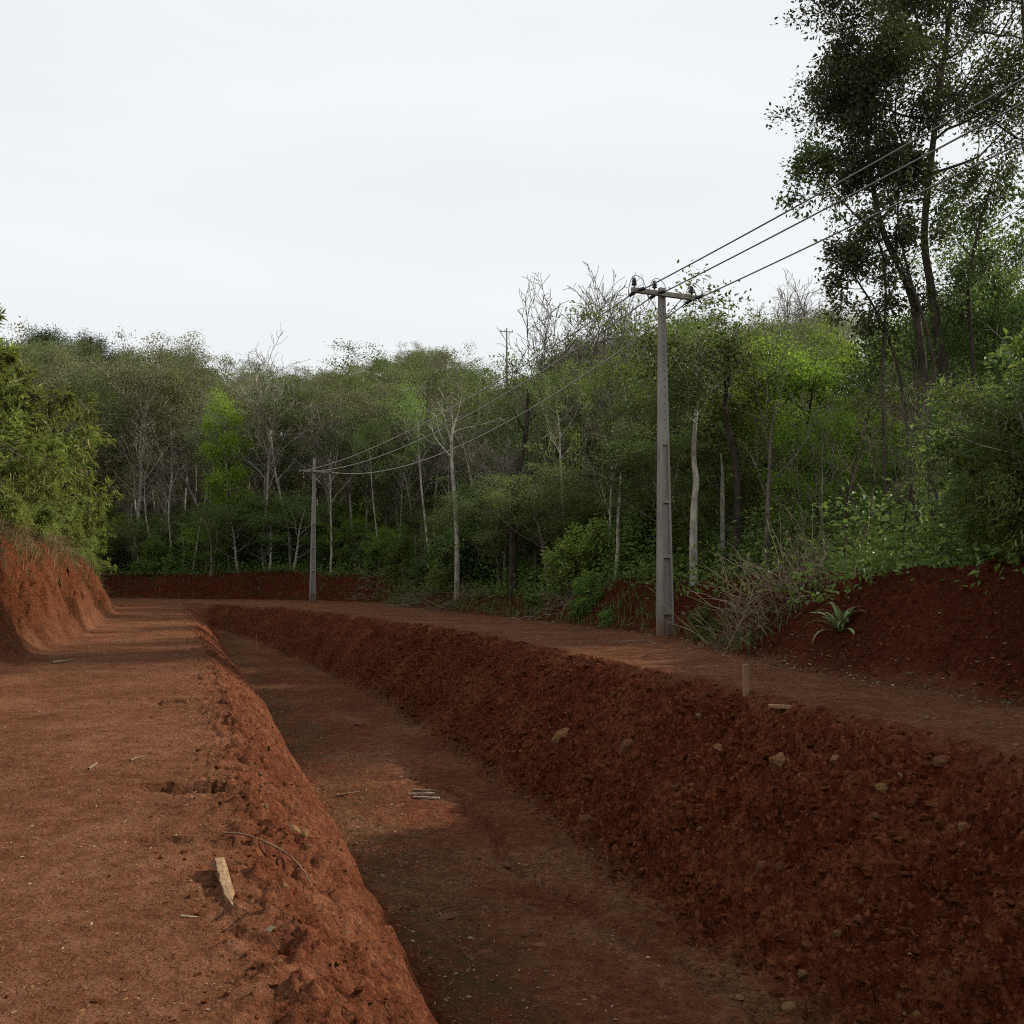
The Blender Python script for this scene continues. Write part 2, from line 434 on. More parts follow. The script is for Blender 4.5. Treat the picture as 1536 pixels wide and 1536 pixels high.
def ground(X, Y, fine=True):
    X = np.asarray(X, float); Y = np.asarray(Y, float)
    q = X + K * Y
    q0, q1, q4, q5 = Q0(Y), Q1(Y), Q4(Y), Q5(Y)
    wob = 0.16 * fbm(Y * 0.9, q * 0 + 3.0, 5, 4) + 0.05 * fbm(Y * 6, q * 0 + 1.0, 8, 3)
    q4 = q4 + wob * 1.3
    q1 = q1 + 0.6 * wob
    D = DEP(Y)
    wid = np.maximum(q4 - q1, 0.05)
    lw = np.minimum(1.75, 0.45 * wid); rw = np.minimum(2.15, 0.5 * wid)
    z = np.zeros(X.shape)
    tL = (q - q1) / lw
    z = np.where((tL > 0) & (tL < 1), D * np.interp(tL, *_pL), z)
    fl = (q >= q1 + lw) & (q <= q4 - rw)
    z = np.where(fl, -D, z)
    tR = (q - (q4 - rw)) / rw
    z = np.where((tR > 0) & (tR < 1) & ~((tL > 0) & (tL < 1)), D * np.interp(tR, *_pR), z)
    # left bank: concave foot, steep face, then the sloping ground above
    b = q0 - q
    b = b + (0.32 * fbm(Y * 0.75, q * 0 + 5.0, 21, 3) + 0.30 * fbm(Y * 2.2, q * 1.3, 22, 3)) * ss(0.1, 0.8, b)
    bh = BH(Y)
    face = bh * (0.08 * np.clip(b / 0.7, 0, 1) ** 2 + 0.92 * (0.6 * ss(0.3, 1.95, b) + 0.4 * np.clip((b - 0.3) / 1.65, 0, 1)))
    z = np.where(b > 0, face + np.clip(b - 1.9, 0, 40) * 0.2 * np.clip(bh / 2.0, 0, 1), z)
    # right / far bank and the hill behind it
    e = edge_dist(X, Y)
    wb = 0.5 * fbm(X * 0.35, Y * 0.35, 31, 3)
    low = 1 - 0.5 * ss(33, 39, Y) * (1 - ss(58, 66, Y))
    far = ss(63, 70, Y)
    berm = (1.55 + 0.22 * fbm(X * 0.25, Y * 0.25, 33, 3) + 0.3 * far) * low * ss(-BERM_W + 0.7 * far, 0.25 - 0.5 * far, e + wb * 0.6)
    hill = 0.30 * np.clip(e - 3.0, 0, 78) * ss(2, 16, e) + 6.5 * np.exp(-(((X + 0.8) / 13) ** 2 + ((Y - 152) / 13) ** 2))
    z = np.where(e > -BERM_W - 1.0, np.maximum(z, 0) + berm + hill, z)
    if fine:
        inT = ((tL > -0.12) & (q < q4 + 0.1)) * np.clip(D / 1.0, 0, 1)
        wallR = ss(-0.08, 0.1, tR) * (1 - ss(0.78, 1.0, tR)) * np.clip(D, 0, 1)
        wallL = ((tL > 0.02) & (tL < 1.1)) * np.clip(D, 0, 1)
        n1 = fbm(X * 1.1, Y * 1.1, 1, 4)
        n2 = fbm(X * 4.5, Y * 4.5, 2, 4, 0.6)
        n3 = fbm(X * 13, Y * 13, 3, 3, 0.65)
        rid = 1 - np.abs(fbm(X * 2.6, Y * 2.6, 4, 3))
        bankm = ss(0.0, 0.8, b) * np.clip(bh, 0, 1)
        bermm = ss(-BERM_W - 0.4, -1.0, e)
        z = z + 0.030 * n1 + 0.010 * n2 + 0.004 * n3
        n4 = fbm(X * 30, Y * 30, 6, 2)
        b2 = np.abs(fbm(X * 3.4, Y * 3.4, 81, 3)); b3 = np.abs(fbm(X * 8.5, Y * 8.5, 82, 2)); b4 = np.abs(fbm(X * 19, Y * 19, 83, 2))
        z = z + wallR * (0.16 * n1 + 0.10 * n2 + 0.06 * n3 + 0.22 * (b2 - 0.2) + 0.16 * (b3 - 0.2) + 0.07 * (b4 - 0.2) + 0.02 * n4)
        z = z + wallL * (1 - 0.75 * ss(0.5, 0.8, tL)) * 0.7 * (0.05 * n1 + 0.05 * n2 + 0.04 * n3 + 0.09 * (b2 - 0.2) + 0.09 * (b3 - 0.2) + 0.045 * (b4 - 0.2) + 0.02 * n4)
        z = z + (inT > 0) * (0.02 * n2 + 0.012 * n3 + 0.012 * (b3 - 0.2))
        z = z + bankm * (0.06 * n1 + 0.12 * n2 + 0.09 * n3 + 0.14 * (b2 - 0.2) + 0.16 * (b3 - 0.2) + 0.06 * (b4 - 0.2)) + bermm * (0.12 * n1 + 0.07 * n2 + 0.05 * n3 + 0.10 * (b2 - 0.2) + 0.08 * (b3 - 0.2))
        # loose crumbly rim at both sides of the trench
        rim = np.exp(-((q - q1 + 0.05) / 0.28) ** 2) + np.exp(-((q - q4 - 0.1) / 0.35) ** 2)
        z = z + rim * np.clip(D, 0, 1) * (0.03 * n2 + 0.03 * n3)
        # a small gully winding down the trench floor
        gq = 4.55 + 0.22 * np.sin(Y * 0.9) + 0.12 * np.sin(Y * 2.3 + 1)
        gq = gq + 0.15 * fbm(Y * 1.6, q * 0 + 2.0, 13, 3)
        gul = np.exp(-((q - gq) / 0.085) ** 2) * ss(6.5, 8, Y) * (1 - ss(17, 19, Y))
        z = z - 0.13 * gul * fl * (0.6 + 0.6 * vnoise(Y * 2.0, q * 0, 12))
        # broken ledges across the left track
        for (xa, xb, yy, dz, sd) in ((-2.65, -1.95, 7.45, 0.10, 41), (-5.0, -3.3, 12.6, 0.09, 42), (-4.6, -3.6, 7.5, 0.04, 43), (-2.3, -1.5, 5.9, 0.02, 44)):
            yl = yy + 0.22 * fbm(X * 3.0, X * 0, sd, 4)
            mk = ss(xa - 0.3, xa + 0.3, X) * (1 - ss(xb - 0.2, xb + 0.5, X))
            z = z - dz * mk * np.clip(1.9 * vnoise(X * 4.5, X * 0, sd + 9) - 0.25 + 0.3 * vnoise(X * 17, X * 0, sd + 3), 0, 1.6) * np.exp(-np.clip(yl - Y, 0, 9) / 0.2) * (Y <= yl)
        # faint wheel ruts
        rt = np.exp(-((q - 9.0) / 0.22) ** 2) + np.exp(-((q - 10.2 - 0.02 * Y) / 0.2) ** 2) * 0.8
        rt = rt * (q > q4 + 0.5) * (e < -BERM_W)
        z = z - 0.025 * rt
    return z

def g1(x, y):
    return float(ground(np.array([x]), np.array([y]))[0])

_cp, _sp = math.cos(PITCH), math.sin(PITCH)
def ray(u, v):
    a = (u - 768.0) / 1500.0; b = (768.0 - v) / 1500.0
    return np.array([a, _cp - b * _sp, _sp + b * _cp])
def at(u, v, Y):
    d = ray(u, v)
    return np.array([0, 0, EYE]) + d * (Y / d[1])
def hit(u, v, far=120.0):
    d = ray(u, v)
    ts = np.concatenate([np.arange(2.0, 30, 0.02), np.arange(30, far, 0.06)]) / d[1]
    P = np.array([0, 0, EYE]) + ts[:, None] * d
    z = ground(P[:, 0], P[:, 1])
    k = np.argmax(P[:, 2] < z)
    return P[k] if P[k, 2] < z[k] else P[-1]
def gnormal(x, y, e=0.06):
    zx = g1(x + e, y) - g1(x - e, y); zy = g1(x, y + e) - g1(x, y - e)
    n = Vector((-zx, -zy, 2 * e)); n.normalize()
    return n

# ---- strips of ground, sharing their border vertices
rows = [-8.0]
while rows[-1] < 2.2: rows.append(rows[-1] + 0.3)
while rows[-1] < 83.0: rows.append(rows[-1] + max(0.022, 0.0062 * rows[-1]))
rows = np.array(rows)
def strip(name, qa, qb, n, mat, label=None, cat=None, kind='structure', moss=False, warp=None):
    t = np.linspace(0, 1, n)
    if warp is not None: t = warp(t)
    A, B = qa(rows), qb(rows)
    Qg = A[:, None] * (1 - t) + B[:, None] * t
    Yg = np.repeat(rows[:, None], n, 1)
    X = (Qg - K * Yg).ravel(); Y = Yg.ravel()
    Z = ground(X, Y)
    r, c = len(rows), n
    i = np.arange(r * c).reshape(r, c)
    f = np.stack([i[:-1, :-1], i[:-1, 1:], i[1:, 1:], i[1:, :-1]], -1).reshape(-1, 4)
    q = Qg.ravel()
    D = np.clip(DEP(Y) / 0.8, 0, 1)
    nn = 0.28 * fbm(X * 1.7, Y * 1.7, 70, 4) + 0.12 * fbm(X * 7, Y * 7, 71, 3)
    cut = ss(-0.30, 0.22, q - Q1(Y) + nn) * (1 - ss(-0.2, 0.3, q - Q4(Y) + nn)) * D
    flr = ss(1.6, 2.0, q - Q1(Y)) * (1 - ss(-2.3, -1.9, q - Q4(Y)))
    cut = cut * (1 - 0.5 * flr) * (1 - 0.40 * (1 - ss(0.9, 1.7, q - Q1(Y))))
    e_ = edge_dist(X, Y)
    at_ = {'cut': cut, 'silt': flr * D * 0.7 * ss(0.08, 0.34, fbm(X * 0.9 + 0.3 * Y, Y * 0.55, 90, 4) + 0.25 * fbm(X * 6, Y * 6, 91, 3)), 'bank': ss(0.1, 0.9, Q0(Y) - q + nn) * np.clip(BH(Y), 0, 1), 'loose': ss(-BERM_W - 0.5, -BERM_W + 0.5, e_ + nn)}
    if True:
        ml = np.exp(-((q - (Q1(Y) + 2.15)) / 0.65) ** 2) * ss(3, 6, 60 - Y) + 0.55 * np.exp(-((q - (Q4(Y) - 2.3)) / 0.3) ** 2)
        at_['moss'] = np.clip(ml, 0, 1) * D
    me = mesh_np(name, np.stack([X, Y, Z], 1), [f], mat, True, at_)
    o = obj(name, me)
    tag(o, label, cat, kind=kind)
    return o
bk_a = lambda y: Q0(y) - 6.0
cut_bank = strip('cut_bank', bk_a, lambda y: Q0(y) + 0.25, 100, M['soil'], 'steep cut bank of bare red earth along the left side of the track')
track = strip('dirt_track', lambda y: Q0(y) + 0.25, lambda y: Q1(y) - 0.2, 110, M['soil'], 'packed red dirt track on the left of the trench')
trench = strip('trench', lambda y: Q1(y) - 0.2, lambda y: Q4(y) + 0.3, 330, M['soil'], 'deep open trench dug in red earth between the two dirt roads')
road = strip('dirt_road', lambda y: Q4(y) + 0.3, lambda y: Q5(y) - 0.3, 80, M['soil'], 'packed dirt road on the right of the trench')
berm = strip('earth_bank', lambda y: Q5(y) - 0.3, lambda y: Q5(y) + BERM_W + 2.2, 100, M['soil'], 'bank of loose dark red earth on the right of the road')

# ---- the wooded hills all round (coarser)
gx = np.arange(-260, 261, 2.0); gy = np.arange(-80, 301, 2.0)
GX, GY = np.meshgrid(gx, gy)
q = GX + K * GY
GZ = ground(GX, GY, False)
inside = (GY > -7) & (GY < 81) & (q > Q0(GY) - 5.2) & (q < Q5(GY) + BERM_W + 1.4)
GZ = GZ + 0.5 * fbm(GX * 0.1, GY * 0.1, 60, 3) * (edge_dist(GX, GY) > 8)
GZ = np.where((GY < -8) & (q > Q0(GY) - 3) & (q < Q5(GY)), 0.0, GZ)
GZ -= 0.04
r, c = GX.shape
i = np.arange(r * c).reshape(r, c)
f = np.stack([i[:-1, :-1], i[:-1, 1:], i[1:, 1:], i[1:, :-1]], -1).reshape(-1, 4)
keep = ~inside.ravel()[f].all(1)
# sink the border ring under the fine strips
soft = (GY > -9) & (GY < 83) & (q > Q0(GY) - 6.0) & (q < Q5(GY) + BERM_W + 2.2)
GZ = np.where(soft, GZ - 0.25, GZ)
hill = obj('hill', mesh_np('hill', np.stack([GX.ravel(), GY.ravel(), GZ.ravel()], 1), [f[keep]], M['floor'], True))
tag(hill, 'dark wooded hillside rising behind the road', kind='structure')

# ------------------------------------------------------------------ mesh makers
def tubes(branches, sides_of):
    """branches: list of (pts (n,3), radii (n,), level) -> V, F"""
    Vs, Fs, base = [], [], 0
    for pts, rad, lev in branches:
        pts = np.asarray(pts); rad = np.asarray(rad); n = len(pts); s = sides_of(lev)
        tan = np.gradient(pts, axis=0)
        tan /= np.linalg.norm(tan, axis=1)[:, None] + 1e-9
        up = np.array([0.3, 0.2, 0.93]) if abs(tan[0, 2]) < 0.8 else np.array([1.0, 0.1, 0.0])
        a = np.cross(tan, up); a /= np.linalg.norm(a, axis=1)[:, None] + 1e-9
        b = np.cross(tan, a)
        th = np.arange(s) * 2 * math.pi / s
        ring = pts[:, None] + rad[:, None, None] * (np.cos(th)[None, :, None] * a[:, None] + np.sin(th)[None, :, None] * b[:, None])
        Vs.append(ring.reshape(-1, 3))
        i = np.arange(n * s).reshape(n, s) + base
        j = np.roll(i, -1, 1)
        Fs.append(np.stack([i[:-1], j[:-1], j[1:], i[1:]], -1).reshape(-1, 4))
        base += n * s
    return np.concatenate(Vs), np.concatenate(Fs)

def leaves(rng, pos, dirs, size, aspect=0.45, droop=0.25, jitter=0.6, sizevar=0.35, tint_bias=None, fold=0.12):
    """one rhombic folded leaf per position, growing roughly along dirs"""
    n = len(pos)
    d = dirs + rng.normal(0, jitter, (n, 3)); d[:, 2] -= droop
    d /= np.linalg.norm(d, axis=1)[:, None] + 1e-9
    up = np.array([0, 0, 1.0]) + rng.normal(0, 0.55, (n, 3))
    s = np.cross(d, up); s /= np.linalg.norm(s, axis=1)[:, None] + 1e-9
    nn = np.cross(s, d)
    L = size * (1 + rng.uniform(-sizevar, sizevar, n))[:, None]
    W = L * aspect * 0.5
    b = pos
    l = b + d * L * 0.45 + s * W + nn * L * fold
    r_ = b + d * L * 0.45 - s * W + nn * L * fold
    t = b + d * L
    V = np.stack([b, r_, t, l], 1).reshape(-1, 3)
    F_ = np.arange(n * 4).reshape(n, 4)
    tint = rng.random(n)
    if tint_bias is not None: tint = np.clip(tint * 0.75 + tint_bias * 0.25, 0, 1)
    return V, F_, np.repeat(tint, 4)

def unit(v):
    return v / (np.linalg.norm(v) + 1e-9)

def grow(rng, P):
    out, anchors = [], []
    mx = P['maxlev']
    def rot(d, ang, az):
        a = np.cross(d, [0.31, 0.17, 0.93] if abs(d[2]) < 0.9 else [1.0, 0.05, 0]); a = unit(a); b = np.cross(d, a)
        return unit(d * math.cos(ang) + (a * math.cos(az) + b * math.sin(az)) * math.sin(ang))
    def br(p, d, L, r0, lev, path=None):
        n = P['seg'][lev]
        if path is not None:
            pts = np.array(path); n = len(pts) - 1
        else:
            pts = [p]
            for i in range(n):
                d = unit(d + rng.normal(0, P['gn'][lev], 3) + np.array([0, 0, P['up'][lev]]))
                pts.append(pts[-1] + d * L / n)
            pts = np.array(pts)
        tt = np.linspace(0, 1, n + 1)
        rad = r0 * (1 - tt * (1 - P['tip'][lev]))
        if lev == 0: rad[0] *= 1.25
        rad = np.maximum(rad, P.get('rmin', 0.008))
        out.append((pts, rad, lev))
        if lev >= P['leaf_from']:
            na = P['na'] if lev == mx else P.get('na_in', 1)
            for k in range(na):
                t = (0.25 + 0.75 * (k + rng.random()) / na)
                x = t * n; i0 = min(int(x), n - 1)
                anchors.append((pts[i0] + (pts[i0 + 1] - pts[i0]) * (x - i0), unit(pts[i0 + 1] - pts[i0])))
        if lev == mx: return
        nc = P['n'][lev]; az = rng.random() * 6.28
        for k in range(nc):
            t = P['t0'][lev] + (1 - P['t0'][lev]) * (k + rng.random()) / nc
            t = min(t, 0.99)
            x = t * n; i0 = min(int(x), n - 1)
            pp = pts[i0] + (pts[i0 + 1] - pts[i0]) * (x - i0)
            dd = unit(pts[i0 + 1] - pts[i0])
            az += 2.4 + rng.normal(0, 0.4)
            ang = P['ang'][lev] * (1 + rng.normal(0, 0.18))
            Lr = P['lr'][lev] * (1 + rng.normal(0, 0.22))
            u_ = (t - P['t0'][lev]) / (1 - P['t0'][lev])
            if lev == 0:
                Lr *= P['shape'](u_)
            else:
                Lr *= (1.1 - 0.55 * u_)
            rc = max((rad[i0] + (rad[i0 + 1] - rad[i0]) * (x - i0)) * P['rr'][lev], P.get('rmin', 0.008))
            br(pp, rot(dd, ang, az), max(L * Lr, 0.12), rc, lev + 1)
    lean = P.get('lean', 0.0)
    d0 = unit(np.array([rng.normal(0, 0.03) + lean, rng.normal(0, 0.03), 1.0]))
    br(np.array([0, 0, -0.3]), d0, P['H'], P['r'], 0, P.get('path'))
    return out, anchors

SIDES = lambda lev: (9, 6, 4, 3, 3)[lev]
BASE = dict(maxlev=3, seg=(10, 6, 4, 3), gn=(0.06, 0.16, 0.22, 0.25), up=(0.06, 0.07, 0.04, 0.02), tip=(0.25, 0.25, 0.3, 0.35),
            t0=(0.4, 0.25, 0.2), n=(11, 6, 5), ang=(R(55), R(48), R(48)), lr=(0.36, 0.5, 0.55), rr=(0.5, 0.6, 0.65),
            shape=lambda u: 0.55 + 0.75 * math.sin(math.pi * min(1, u * 0.85 + 0.12)), leaf_from=3, na=8, rmin=0.009, H=13.0, r=0.2)

def build_tree(seed, bark, leafm=None, leaf=0.16, per=5, aspect=0.5, droop=0.25, spread=0.26, jitter=0.7, twigs=False, bark2=None, **kw):
    rng = np.random.default_rng(seed)
    P = dict(BASE); P.update(kw)
    brs, anc = grow(rng, P)
    parts = []
    if twigs:
        V, F_ = tubes([b for b in brs if b[2] < 2], SIDES)
        parts.append(('trunk', mesh_np('trunk', V, [F_], M[bark], True)))
        V, F_ = tubes([b for b in brs if b[2] >= 2], SIDES)
        parts.append(('twigs', mesh_np('twigs', V, [F_], M[bark2 or bark], False)))
    else:
        V, F_ = tubes(brs, SIDES)
        parts.append(('trunk', mesh_np('trunk', V, [F_], M[bark], True)))
    if leafm:
        A = np.array([a[0] for a in anc]); Dr = np.array([a[1] for a in anc])
        A = np.repeat(A, per, 0); Dr = np.repeat(Dr, per, 0)
        A = A + rng.normal(0, 1, A.shape) * np.array(spread)
        bias = np.repeat(rng.random(len(anc)), per)
        V, F_, T = leaves(rng, A, Dr, leaf, aspect, droop, jitter, tint_bias=bias)
        parts.append(('crown', mesh_np('crown', V, [F_], M[leafm], False, {'tint': T})))
    top = max(float(max(b[0][:, 2].max() for b in brs)), 1)
    return parts, top

def place(name, proto, loc, rotz, scale, label, cat, group=None):
    parts, top = proto
    e = empty(name, loc, rotz, scale)
    tag(e, label, cat, group)
    for nm, me in parts:
        obj(nm, me, e)
    return e

round_ = BASE['shape']
flat_ = lambda u: 0.5 + 0.9 * u
col_ = lambda u: 0.8 - 0.35 * u
PROTO = {
 'ever1': build_tree(11, 'bark_grey', 'leaf_dark', 0.2, 75, spread=(.44, .44, .26), maxlev=2, leaf_from=2, na=2, n=(12, 7), H=13, jitter=0.9),
 'ever2': build_tree(12, 'bark_grey', 'leaf_dark', 0.18, 80, spread=(.5, .5, .28), maxlev=2, leaf_from=2, na=2, n=(11, 7), H=12, t0=(0.3, .25, .2), lr=(0.42, .5, .5), jitter=0.9),
 'ever3': build_tree(13, 'bark_pale', 'leaf_green', 0.19, 70, spread=(.44, .44, .25), maxlev=2, leaf_from=2, na=2, n=(12, 7), H=12, t0=(0.25, .25, .2), lr=(0.4, .5, .5), jitter=0.9),
 'olive1': build_tree(21, 'bark_pale', 'leaf_olive', 0.18, 85, spread=(.46, .46, .25), maxlev=2, leaf_from=2, na=2, n=(11, 7), H=13, t0=(0.4, .3, .25), jitter=0.9),
 'olive2': build_tree(22, 'bark_pale', 'leaf_olive', 0.17, 75, spread=(.43, .43, .23), maxlev=2, leaf_from=2, na=2, n=(11, 7), H=14, t0=(0.48, .3, .25), lr=(0.33, .5, .5), jitter=0.9),
 'olive3': build_tree(23, 'bark_grey', 'leaf_olive2', 0.19, 90, spread=(.48, .48, .26), maxlev=2, leaf_from=2, na=2, n=(11, 7), H=12, t0=(0.32, .3, .25), lr=(0.42, .5, .5), jitter=0.9),
 'thin1': build_tree(31, 'bark_pale', 'leaf_olive', 0.12, 2, n=(10, 5, 5), H=15, r=0.15, t0=(0.6, .25, .2), lr=(0.26, .5, .5), ang=(R(35), R(42), R(45))),
 'thin2': build_tree(32, 'bark_pale', 'leaf_mid', 0.14, 4, n=(9, 5, 4), H=14, r=0.14, t0=(0.65, .25, .2), lr=(0.24, .5, .5), ang=(R(42), R(45), R(45))),
 'bare1': build_tree(41, 'bark_pale', None, twigs=True, bark2='twig', n=(11, 7, 6), H=14, t0=(0.4, .2, .15), lr=(0.42, .5, .5), ang=(R(34), R(34), R(36)), up=(.05, .10, .07, .04), r=0.19, rmin=0.015),
 'bare2': build_tree(42, 'bark_pale', None, twigs=True, bark2='twig', n=(9, 7, 7), H=15, t0=(0.5, .2, .15), lr=(0.38, .5, .5), ang=(R(28), R(34), R(36)), up=(.05, .10, .07, .04), r=0.17, rmin=0.015),
 'bare3': build_tree(43, 'bark_grey', None, twigs=True, bark2='twig', n=(12, 7, 6), H=12, t0=(0.32, .2, .15), lr=(0.45, .5, .5), ang=(R(40), R(36), R(36)), up=(.05, .08, .05, .04), r=0.17, rmin=0.015),
 'bare4': build_tree(45, 'bark_grey', None, twigs=True, bark2='fan_twig', n=(11, 8, 6), H=15, t0=(0.42, .2, .15), lr=(0.45, .5, .45), ang=(R(30), R(32), R(36)), up=(.05, .11, .08, .05), r=0.17, rmin=0.019),
 'rust': build_tree(44, 'bark_grey', 'rust', 0.11, 2, n=(11, 6, 6), H=12, t0=(0.35, .25, .2), lr=(0.36, .5, .5)),
 'bright': build_tree(51, 'bark_pale', 'leaf_bright', 0.16, 4, n=(18, 5, 4), H=12, r=0.13, t0=(0.3, .25, .2), lr=(0.2, .5, .5), shape=col_, spread=0.25),
 'lime1': build_tree(52, 'bark_grey', 'leaf_lime', 0.14, 5, n=(12, 6, 5), H=9, r=0.13, t0=(0.25, .25, .2), lr=(0.36, .5, .5), spread=0.2),
 'lime2': build_tree(53, 'bark_dark', 'leaf_lime', 0.13, 4, n=(11, 6, 5), H=8, r=0.11, t0=(0.3, .25, .2), lr=(0.36, .5, .5), spread=0.2),
 'bush1': build_tree(61, 'bark_grey', 'leaf_mid', 0.13, 5, n=(12, 5, 4), H=2.6, r=0.04, t0=(0.03, .2, .2), lr=(0.6, .55, .5), shape=lambda u: 1.1 - 0.6 * u, spread=0.12, seg=(6, 5, 3, 2)),
 'bush2': build_tree(62, 'bark_grey', 'leaf_dark', 0.14, 5, n=(12, 5, 4), H=3.0, r=0.05, t0=(0.03, .2, .2), lr=(0.6, .55, .5), shape=lambda u: 1.1 - 0.6 * u, spread=0.14, seg=(6, 5, 3, 2)),
 'bush3': build_tree(63, 'bark_grey', 'leaf_bank', 0.13, 4, n=(11, 5, 4), H=2.2, r=0.035, t0=(0.03, .2, .2), lr=(0.62, .55, .5), shape=lambda u: 1.1 - 0.6 * u, spread=0.12, seg=(6, 5, 3, 2)),
 'bank1': build_tree(71, 'bark_grey', 'leaf_bank', 0.27, 4, aspect=0.25, droop=0.5, n=(8, 6, 4), H=5.0, r=0.06, t0=(0.12, .3, .25), lr=(0.5, .5, .45), spread=0.06, jitter=0.75, shape=lambda u: 1.15 - 0.5 * u, up=(.04, .03, -.08, -.12), na=7),
 'bank2': build_tree(72, 'bark_grey', 'leaf_bank', 0.23, 5, aspect=0.28, droop=0.5, n=(7, 6, 4), H=4.4, r=0.055, t0=(0.08, .3, .25), lr=(0.55, .5, .45), spread=0.07, jitter=0.75, shape=lambda u: 1.15 - 0.5 * u, up=(.04, .03, -.06, -.10), na=7),
 'bamboo1': build_tree(73, 'bark_dark', 'leaf_mid', 0.2, 5, aspect=0.2, droop=0.75, n=(16, 5, 4), H=6.5, r=0.07, t0=(0.08, .2, .2), lr=(0.34, .5, .5), spread=0.14, jitter=0.65, shape=lambda u: 1.1 - 0.4 * u, up=(.03, -.02, -.06, -.08)),
 'bamboo2': build_tree(74, 'bark_dark', 'leaf_mid', 0.18, 5, aspect=0.22, droop=0.75, n=(15, 5, 4), H=5.0, r=0.06, t0=(0.05, .2, .2), lr=(0.4, .5, .5), spread=0.14, jitter=0.65, shape=lambda u: 1.1 - 0.4 * u, up=(.03, -.02, -.06, -.08)),
}
for k_, (sd_, bk_) in enumerate(((75, 'bark_grey'), (76, 'bark_dark'), (77, 'brush'))):
    PROTO['stem%d' % (k_ + 1)] = build_tree(sd_, bk_, None, n=(7, 4, 3), H=8, r=0.075, t0=(0.35, .3, .2), lr=(0.3, .5, .5), ang=(R(38), R(40), R(40)), gn=(0.11, .2, .25, .25), up=(.08, .08, .05, .02), leaf_from=9, rmin=0.009)
def araucaria(seed):
    rng = np.random.default_rng(seed)
    brs = [(np.array([[0, 0, -0.3], [0.1, 0, 8], [0, 0.1, 15.5]]), np.array([0.3, 0.25, 0.14]), 0)]
    pos, dr = [], []
    for k in range(30):
        a = k * 2.4; zz = 10.6 + 4.4 * (k / 30.0)
        L = (3.9 - 2.5 * (k / 30.0) ** 1.6) * rng.uniform(0.8, 1.1)
        t = np.linspace(0, 1, 6)[:, None]
        dirv = np.array([math.cos(a), math.sin(a), 0])
        pts = np.array([0, 0.1, zz]) + t * L * dirv + np.array([0, 0, 1.0]) * (-0.5 * np.sin(t * 2.6) + 0.9 * t ** 3)
        brs.append((pts, np.linspace(0.07, 0.02, 6), 2))
        for m_ in range(4):
            c = pts[2 + m_ if m_ < 4 else 5] if 2 + m_ < 6 else pts[5]
            n = 150
            off = rng.normal(0, 1, (n, 3)) * [0.55, 0.55, 0.42]
            pos.append(c + off); dr.append(off + dirv * 0.3)
    V, F_ = tubes(brs, SIDES)
    p = [('trunk', mesh_np('trunk', V, [F_], M['bark_grey'], True))]
    V, F_, T = leaves(rng, np.concatenate(pos), np.concatenate(dr), 0.24, 0.35, 0.0, 0.5)
    p.append(('crown', mesh_np('crown', V, [F_], M['leaf_araucaria'], False, {'tint': T})))
    return p, 16.0
PROTO['araucaria'] = araucaria(5)

# ------------------------------------------------------------------ power line
def box_mesh(parts):
    """parts: list of ((x0,x1,y0,y1,z0) bottom rect, (x0,x1,y0,y1,z1) top rect)"""
    V, Fq = [], []
    for (a, b) in parts:
        k = len(V)
        for (x0, x1, y0, y1, z) in (a, b):
            V += [(x0, y0, z), (x1, y0, z), (x1, y1, z), (x0, y1, z)]
        Fq += [(k, k + 3, k + 2, k + 1), (k + 4, k + 5, k + 6, k + 7)]
        for s in range(4):
            Fq.append((k + s, k + (s + 1) % 4, k + 4 + (s + 1) % 4, k + 4 + s))
    return np.array(V, float), np.array(Fq)

def lathe(prof, sides=12):
    th = np.arange(sides) * 2 * math.pi / sides
    V = np.array([[r * math.cos(t), r * math.sin(t), z] for r, z in prof for t in th])
    n = len(prof)
    i = np.arange(n * sides).reshape(n, sides); j = np.roll(i, -1, 1)
    return V, np.stack([i[:-1], j[:-1], j[1:], i[1:]], -1).reshape(-1, 4)

